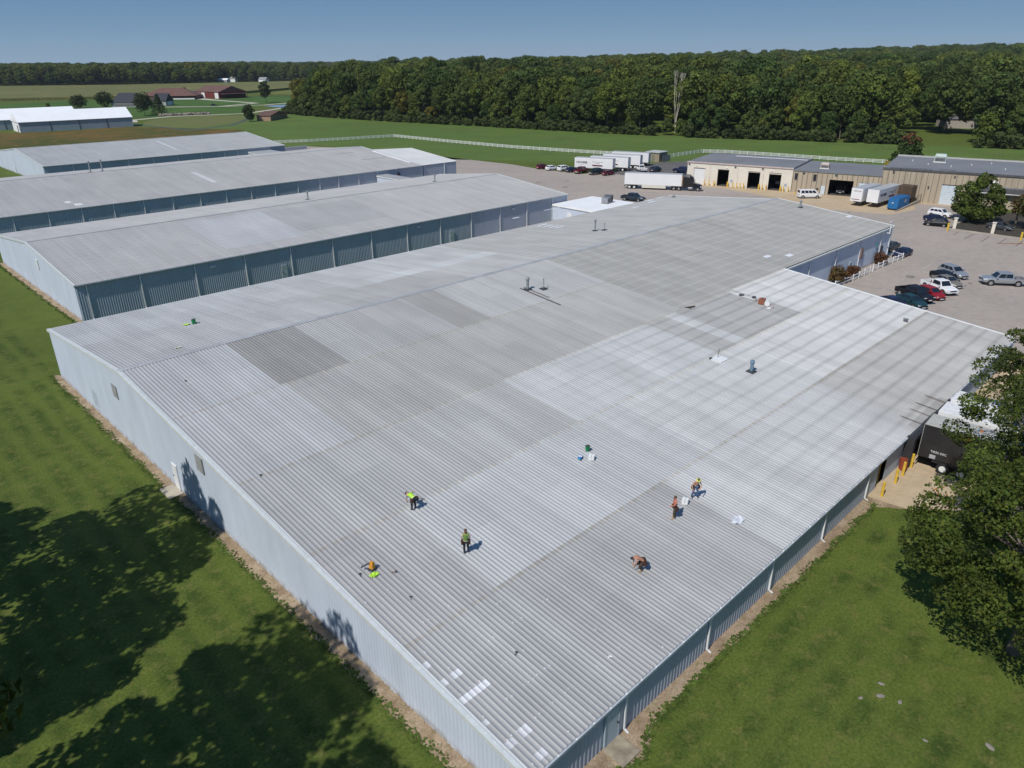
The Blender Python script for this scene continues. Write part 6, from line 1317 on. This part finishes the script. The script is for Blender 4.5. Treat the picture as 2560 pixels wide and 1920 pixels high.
def cloth(name, label, x, y, s_, m, seed, cat='vest'):
    r2 = random.Random(seed); mb = MB(); n = 6; V = {}
    for i in range(n):
        for j in range(n):
            V[i, j] = (x+(i/(n-1)-.5)*s_*1.5+r2.uniform(-.03, .03), y+(j/(n-1)-.5)*s_+r2.uniform(-.04, .04), 0)
    for k_, p in V.items(): V[k_] = (p[0], p[1], zroof(p[0], p[1])+.05+r2.uniform(0, .07))
    for i in range(n-1):
        for j in range(n-1):
            if (i, j) in ((0, 0), (n-2, n-2), (0, n-2)): continue
            mb.poly([V[i, j], V[i+1, j], V[i+1, j+1], V[i, j+1]])
    return tag(mb.build(name, m), label, cat)
cloth('safety_vest', 'lime safety vest dropped beside the orange and black bag', 2.15, 14.75, .38, hv, 1)
bucket('green bucket with lime cloth on the left far slope', 10.6, 59.2, 1.35)
cloth('lime_cloth', 'lime cloth over the rim of the left green bucket', 10.75, 59.45, .35, hv, 2, 'cloth'); cloth('lime_cloth', 'flat lime cloth left of the green bucket', 9.9, 59.5, .45, hv, 3, 'cloth'); cloth('cream_rag', 'cream rag alone on the left roof slope', 6.1, 51.6, .4, mat('rag_cream', (.8, .78, .6), .8), 4, 'rag')
cloth('plastic_film', 'thin white film lying below the two shirtless workers', 23.6, 3.4, .7, mat('film_white', (.72, .74, .78), .4), 5, 'plastic film'); cloth('paper_scrap', 'small white paper scrap on the lower roof', 7.9, 1.8, .14, white_paint, 6, 'paper')
def crossbar(label, x, y, rz, m, s_=.3, name='hand_tool'):
    o = thingA(name, label, 'hand tool', x, y, rz); o.scale = (.7, .7, .7); MB().bar((-s_, 0, .03), (s_*.6, 0, .05), .045, .04).build('handle', m, o); MB().box(s_*.5, s_*.9, -.11, .11, .02, .11).build('head', dark_metal, o); return o
wd = mat('tool_wood', (.3, .16, .09), .7)
crossbar('dark hand tool left of the lime vest', 1.55, 15.25, 1.2, dark_metal, .2); crossbar('wooden handled tool right of the orange and black bag', 3.15, 14.2, -.5, wd, .28); crossbar('small black tool further down the lower slope', 2.65, 11.9, 1., dark_metal, .18)
crossbar('small black tool on the second panel row near the gable', 1.9, 27.8, 1., dark_metal, .15); crossbar('black glove like tool low on the near slope', 4.35, 5.2, .4, dark_metal, .2); crossbar('small dark tool high on the slope near the ridge', 3.6, 44., 1., dark_metal, .18)

# ============================================================ people
def skinmesh(name, nodes, edges, m, parent, sub=2, rootn=0):
    me = bpy.data.meshes.new(name); me.from_pydata([n[0] for n in nodes], edges, []); o = link(name, me, m, parent)
    md = o.modifiers.new('skin', 'SKIN'); md.use_smooth_shade = True
    sv = me.skin_vertices[0].data if me.skin_vertices else None
    if sv is None:
        bpy.context.view_layer.objects.active = o; sv = me.skin_vertices[0].data
    for i, n in enumerate(nodes): r = n[1]; sv[i].radius = r if isinstance(r, tuple) else (r, r); sv[i].use_root = (i == rootn)
    s_ = o.modifiers.new('sub', 'SUBSURF'); s_.levels = s_.render_levels = sub; return o
def V3(*a): return Vector(a)
def person(label, P, rz, J, trousers, boots, hair, vest=None, shirt=None, cap=None, pouches=True, skinm=None):
    """J: joint name -> (x forward, y left, z). body = one skin surface"""
    o = root('person', (P[0], P[1], P[2]), rz, label, 'person'); sk_ = skinm or skin
    nodes = []; idx = {}; edges = []
    def add(n, p, r, par=None):
        nodes.append((tuple(p), r)); idx[n] = len(nodes)-1
        if par: edges.append((idx[par], idx[n]))
    pel, ch, nk = V3(*J['pelvis']), V3(*J['chest']), V3(*J['neck']); hdv = V3(*J['head'])
    add('pel', pel, (.14, .11)); add('waist', pel.lerp(ch, .45), (.125, .10), 'pel'); add('ch', ch, (.155, .11), 'waist'); add('nk0', ch.lerp(nk, .7), (.10, .085), 'ch'); add('nk', nk, .052, 'nk0')
    dn = (hdv-nk).normalized(); add('h0', nk+dn*.07, .068, 'nk'); add('h1', hdv, (.092, .088), 'h0'); add('h2', hdv+dn*.09, .07, 'h1')
    for s_, t in ((1, 'L'), (-1, 'R')):
        sh = V3(*J['sh'+t]); el = V3(*J['el'+t]); wr = V3(*J['wr'+t]); add('sh'+t, sh, .062, 'nk0'); add('ua'+t, sh.lerp(el, .5), .048, 'sh'+t); add('el'+t, el, .038, 'ua'+t); add('fa'+t, el.lerp(wr, .35), .038, 'el'+t); add('wr'+t, wr, .026, 'fa'+t)
        d = (wr-el).normalized(); sd = d.cross(V3(0, 0, 1));
        if sd.length < .1: sd = d.cross(V3(1, 0, 0))
        sd.normalize(); pm = wr+d*.06; add('pm'+t, pm, (.036, .018), 'wr'+t)
        for k in range(4):
            b_ = pm+d*.03+sd*(.027-.018*k); tip = b_+d*(.045+.008*(k in (1, 2))); e2 = tip+(d*.6+V3(0, 0, -.6)).normalized()*.03
            add(f'f{t}{k}', b_, .010, 'pm'+t); add(f'g{t}{k}', tip, .0085, f'f{t}{k}'); add(f'i{t}{k}', e2, .007, f'g{t}{k}')
        th_ = wr+d*.03+sd*.04; add('t0'+t, th_, .012, 'pm'+t); add('t1'+t, th_+(d+sd*.5).normalized()*.04, .009, 't0'+t)
        hp = pel+(V3(*J['kn'+t])-pel)*.0+(V3(*J['hip'+t])-pel); kn = V3(*J['kn'+t]); an = V3(*J['an'+t]); add('hp'+t, hp, .09, 'pel'); add('th'+t, hp.lerp(kn, .4), .082, 'hp'+t); add('kn'+t, kn, .055, 'th'+t); add('ca'+t, kn.lerp(an, .35), .056, 'kn'+t); add('an'+t, an, .035, 'ca'+t)
        toe = an+V3(*J.get('toe'+t, (.16, 0, -.05))); add('fo'+t, toe, (.04, .028), 'an'+t)
    body = skinmesh('body', nodes, edges, sk_, o)
    # head details: nose, ears, eyes as one small mesh under the body
    fw = V3(*J.get('face', (1, 0, 0))).normalized(); lf = dn.cross(fw).normalized(); fw = lf.cross(dn).normalized(); mb = MB(); c = hdv+dn*.02
    mb.ball(tuple(c+fw*.098), .014, 6, 4); mb.ball(tuple(c+lf*.09), .02, 6, 4); mb.ball(tuple(c-lf*.09), .02, 6, 4); mb.build('face_features', sk_, body)
    mb = MB(); mb.ball(tuple(c+fw*.086+lf*.03+dn*.015), .01, 6, 4); mb.ball(tuple(c+fw*.086-lf*.03+dn*.015), .01, 6, 4); mb.ball(tuple(c+fw*.088-dn*.05), .012, 6, 4, (1, 1, .4)); mb.build('eyes_mouth', dark_metal, body)
    tn = [(tuple(pel+(ch-pel)*.12), (.155, .13))]; te = []
    for t in 'LR':
        hp, kn, an = (V3(*J[k_+t]) for k_ in ('hip', 'kn', 'an')); b0 = len(tn); tn += [(tuple(hp), .108), (tuple(hp.lerp(kn, .45)), .096), (tuple(kn), .074), (tuple(kn.lerp(an, .4)), .074), (tuple(an+V3(0, 0, .03)), .06)]; te += [(0, b0), (b0, b0+1), (b0+1, b0+2), (b0+2, b0+3), (b0+3, b0+4)]
    skinmesh('trousers', tn, te, trousers, o)
    for t in 'LR':
        an = V3(*J['an'+t]); toe = V3(*J.get('toe'+t, (.16, 0, -.05))); skinmesh('boot', [(tuple(an+V3(0, 0, .06)), .055), (tuple(an+V3(0, 0, -.02)), .055), (tuple(an+toe*.6), (.052, .042)), (tuple(an+toe*1.15), (.045, .035))], [(0, 1), (1, 2), (2, 3)], boots, o, 1)
    top_m = vest or shirt
    if top_m:
        tn = [(tuple(pel.lerp(ch, .05)), (.16, .13)), (tuple(pel.lerp(ch, .5)), (.155, .13)), (tuple(ch), (.185, .14)), (tuple(ch.lerp(nk, .62)), (.12, .11))]; te = [(0, 1), (1, 2), (2, 3)]
        for t in 'LR': tn.append((tuple(V3(*J['sh'+t])), .078)); te.append((3, len(tn)-1))
        skinmesh('vest' if vest else 'shirt', tn, te, top_m, o)
    if vest and shirt:
        for t in 'LR': sh = V3(*J['sh'+t]); el = V3(*J['el'+t]); skinmesh('sleeve', [(tuple(sh.lerp(el, .05)), .075), (tuple(sh.lerp(el, .35)), .064), (tuple(sh.lerp(el, .6)), .058)], [(0, 1), (1, 2)], shirt, o, 1)
    if vest: MB().tube(tuple(pel.lerp(ch, .18)), tuple(pel.lerp(ch, .3)), .175, .17, 16, False).build('reflective_band', mat('reflective', (.8, .85, .45), .4), o)
    mb = MB(); mb.ball((0, 0, 0), .108, 12, 8, (1.02, .95, .92)); hm = mb.build('cap' if cap else 'hair', cap or hair, o, True); hm.location = hdv+dn*.055-fw*.022
    if cap: MB().tube(tuple(hdv+dn*.05), tuple(hdv+dn*.075), .16, .13, 16).build('cap_brim', mat('brim_yellow', (.75, .75, .15), .6), o)
    elif J.get('long'): MB().ball(tuple(hdv-fw*.06-dn*.07), .095, 10, 6, (.8, 1, 1.1)).build('hair', hair, o, True)
    if pouches:
        lth = mat('leather_brown', (.07, .03, .02), .7, var=.2, scale=8); up_ = (ch-pel).normalized()
        for t, s_ in (('L', 1), ('R', -1)):
            c = V3(*J['hip'+t])+V3(0, s_*.13, .0); MB().box(c.x-.12, c.x+.10, c.y-.05, c.y+.07, c.z-.16, c.z+.10).build('tool_pouch', lth, o)
        MB().tube(tuple(pel+up_*.05), tuple(pel+up_*.11), .172, .17, 16, False).build('belt', lth, o)
    return o
STAND = dict(pelvis=(0, 0, .95), chest=(.01, 0, 1.27), neck=(.02, 0, 1.50), head=(.05, 0, 1.63), shL=(0, .18, 1.42), shR=(0, -.18, 1.42), elL=(.03, .26, 1.14), elR=(.03, -.26, 1.14), wrL=(.18, .22, .98), wrR=(.18, -.22, .98),
             hipL=(0, .1, .90), hipR=(0, -.1, .90), knL=(.03, .11, .49), knR=(.03, -.12, .49), anL=(-.02, .12, .09), anR=(-.02, -.13, .09))
def pose(**k): d = dict(STAND); d.update(k); return d
BEND = pose(pelvis=(-.12, 0, .88), chest=(.24, 0, 1.04), neck=(.47, 0, 1.05), head=(.60, 0, .99), shL=(.38, .18, 1.03), shR=(.38, -.18, 1.03), elL=(.42, .24, .75), elR=(.42, -.26, .76), wrL=(.50, .14, .50), wrR=(.50, -.16, .50), hipL=(-.10, .1, .85), hipR=(-.10, -.1, .85), knL=(.06, .13, .47), knR=(.04, -.13, .47), face=(.6, 0, -.8))
dark_jean = mat('dark_denim', (.018, .022, .03), .8, var=.2, scale=6); blue_jean = mat('blue_denim', (.08, .14, .27), .8, var=.25, scale=5); olive = mat('olive_trousers', (.11, .085, .04), .8, var=.25, scale=5); brownt = mat('brown_trousers', (.07, .045, .03), .8, var=.3, scale=5)
blackb = mat('black_boot', (.02, .02, .02), .7); tanb = mat('tan_boot', (.45, .30, .16), .7); brhair = mat('brown_hair', (.12, .065, .035), .7, var=.2, scale=10); dkhair = mat('dark_hair', (.025, .018, .015), .7)
skin_red = mat('sunburnt_skin', (.55, .19, .12), .6, var=.08, scale=6); skin_fair = mat('fair_skin', (.62, .34, .22), .6, var=.08, scale=6)
pale_shirt = mat('pink_shirt', (.68, .5, .47), .8)
def seat(x, y): return (x, y, zroof(x, y)+.015)
person('worker bending over in a bright lime vest on the upper lap seam', seat(7.7, 18.15), math.radians(95), pose(**{**BEND, 'elR': (.30, -.42, 1.12), 'wrR': (.52, -.36, 1.0), 'anL': (-.02, .16, .09), 'anR': (-.02, -.16, .09)}), dark_jean, blackb, dkhair, vest=hv, shirt=mat('teal_shirt', (.05, .3, .36), .8), skinm=skin_fair)
person('worker with brown hair standing in a dull green vest with tool pouches', seat(7.5, 12.7), math.radians(52), pose(knR=(.08, -.12, .49), anR=(.1, -.13, .09), wrL=(.12, .27, .90), head=(.06, 0, 1.62), long=True), dark_jean, blackb, brhair, vest=lime2, shirt=pale_shirt, skinm=skin_fair)
person('shirtless worker in blue jeans and yellow brimmed cap', seat(23.55, 6.75), math.radians(-118), pose(pelvis=(-.05, 0, .93), chest=(.08, 0, 1.25), neck=(.17, 0, 1.45), head=(.25, 0, 1.56), shL=(.12, .2, 1.38), shR=(.12, -.2, 1.38), elL=(.22, .32, 1.1), elR=(.08, -.36, 1.12), wrL=(.38, .14, .95), wrR=(.22, -.34, .90), knL=(.08, .16, .48), knR=(.04, -.18, .48), anL=(.02, .19, .09), anR=(-.08, -.2, .09)), blue_jean, dark_metal, brhair, cap=mat('cap_olive', (.1, .12, .03), .8), skinm=skin_fair)
person('shirtless sunburnt worker standing in olive trousers and tan boots', seat(20.45, 6.35), math.radians(150), pose(elL=(.14, .2, 1.16), wrL=(.32, .1, 1.08), elR=(.0, -.24, 1.14), wrR=(.1, -.26, .9), knL=(.1, .08, .49), knR=(-.05, -.08, .49), anL=(.06, .08, .09), anR=(-.1, -.09, .09)), olive, tanb, brhair, skinm=skin_red)
person('shirtless worker crouched low over the roof sheets in brown trousers', seat(14.6, 4.75), math.radians(140), pose(**{**BEND, 'pelvis': (-.16, 0, .70), 'chest': (.20, 0, .92), 'neck': (.42, 0, .98), 'head': (.54, 0, .93), 'shL': (.34, .18, .96), 'shR': (.34, -.18, .96), 'elL': (.40, .26, .68), 'elR': (.40, -.26, .68), 'wrL': (.46, .14, .42), 'wrR': (.46, -.16, .42), 'hipL': (-.14, .1, .67), 'hipR': (-.14, -.1, .67), 'knL': (.18, .18, .46), 'knR': (.16, -.18, .44), 'anL': (.0, .16, .09), 'anR': (-.08, -.16, .09)}), brownt, tanb, dkhair, skinm=skin)
# ============================================================ air
HAZE = 0.00005
if HAZE:
    hz = MB().box(-900, 6500, -3500, 6500, -4, 120).build('haze', None); hm = bpy.data.materials.new('haze'); hm.use_nodes = True; t = hm.node_tree; t.nodes.clear()
    vo = t.nodes.new('ShaderNodeVolumePrincipled'); vo.inputs['Density'].default_value = HAZE; vo.inputs['Color'].default_value = (.75, .85, 1, 1); ou = t.nodes.new('ShaderNodeOutputMaterial'); t.links.new(vo.outputs[0], ou.inputs['Volume'])
    hz.data.materials.append(hm); hz['kind'] = 'stuff'
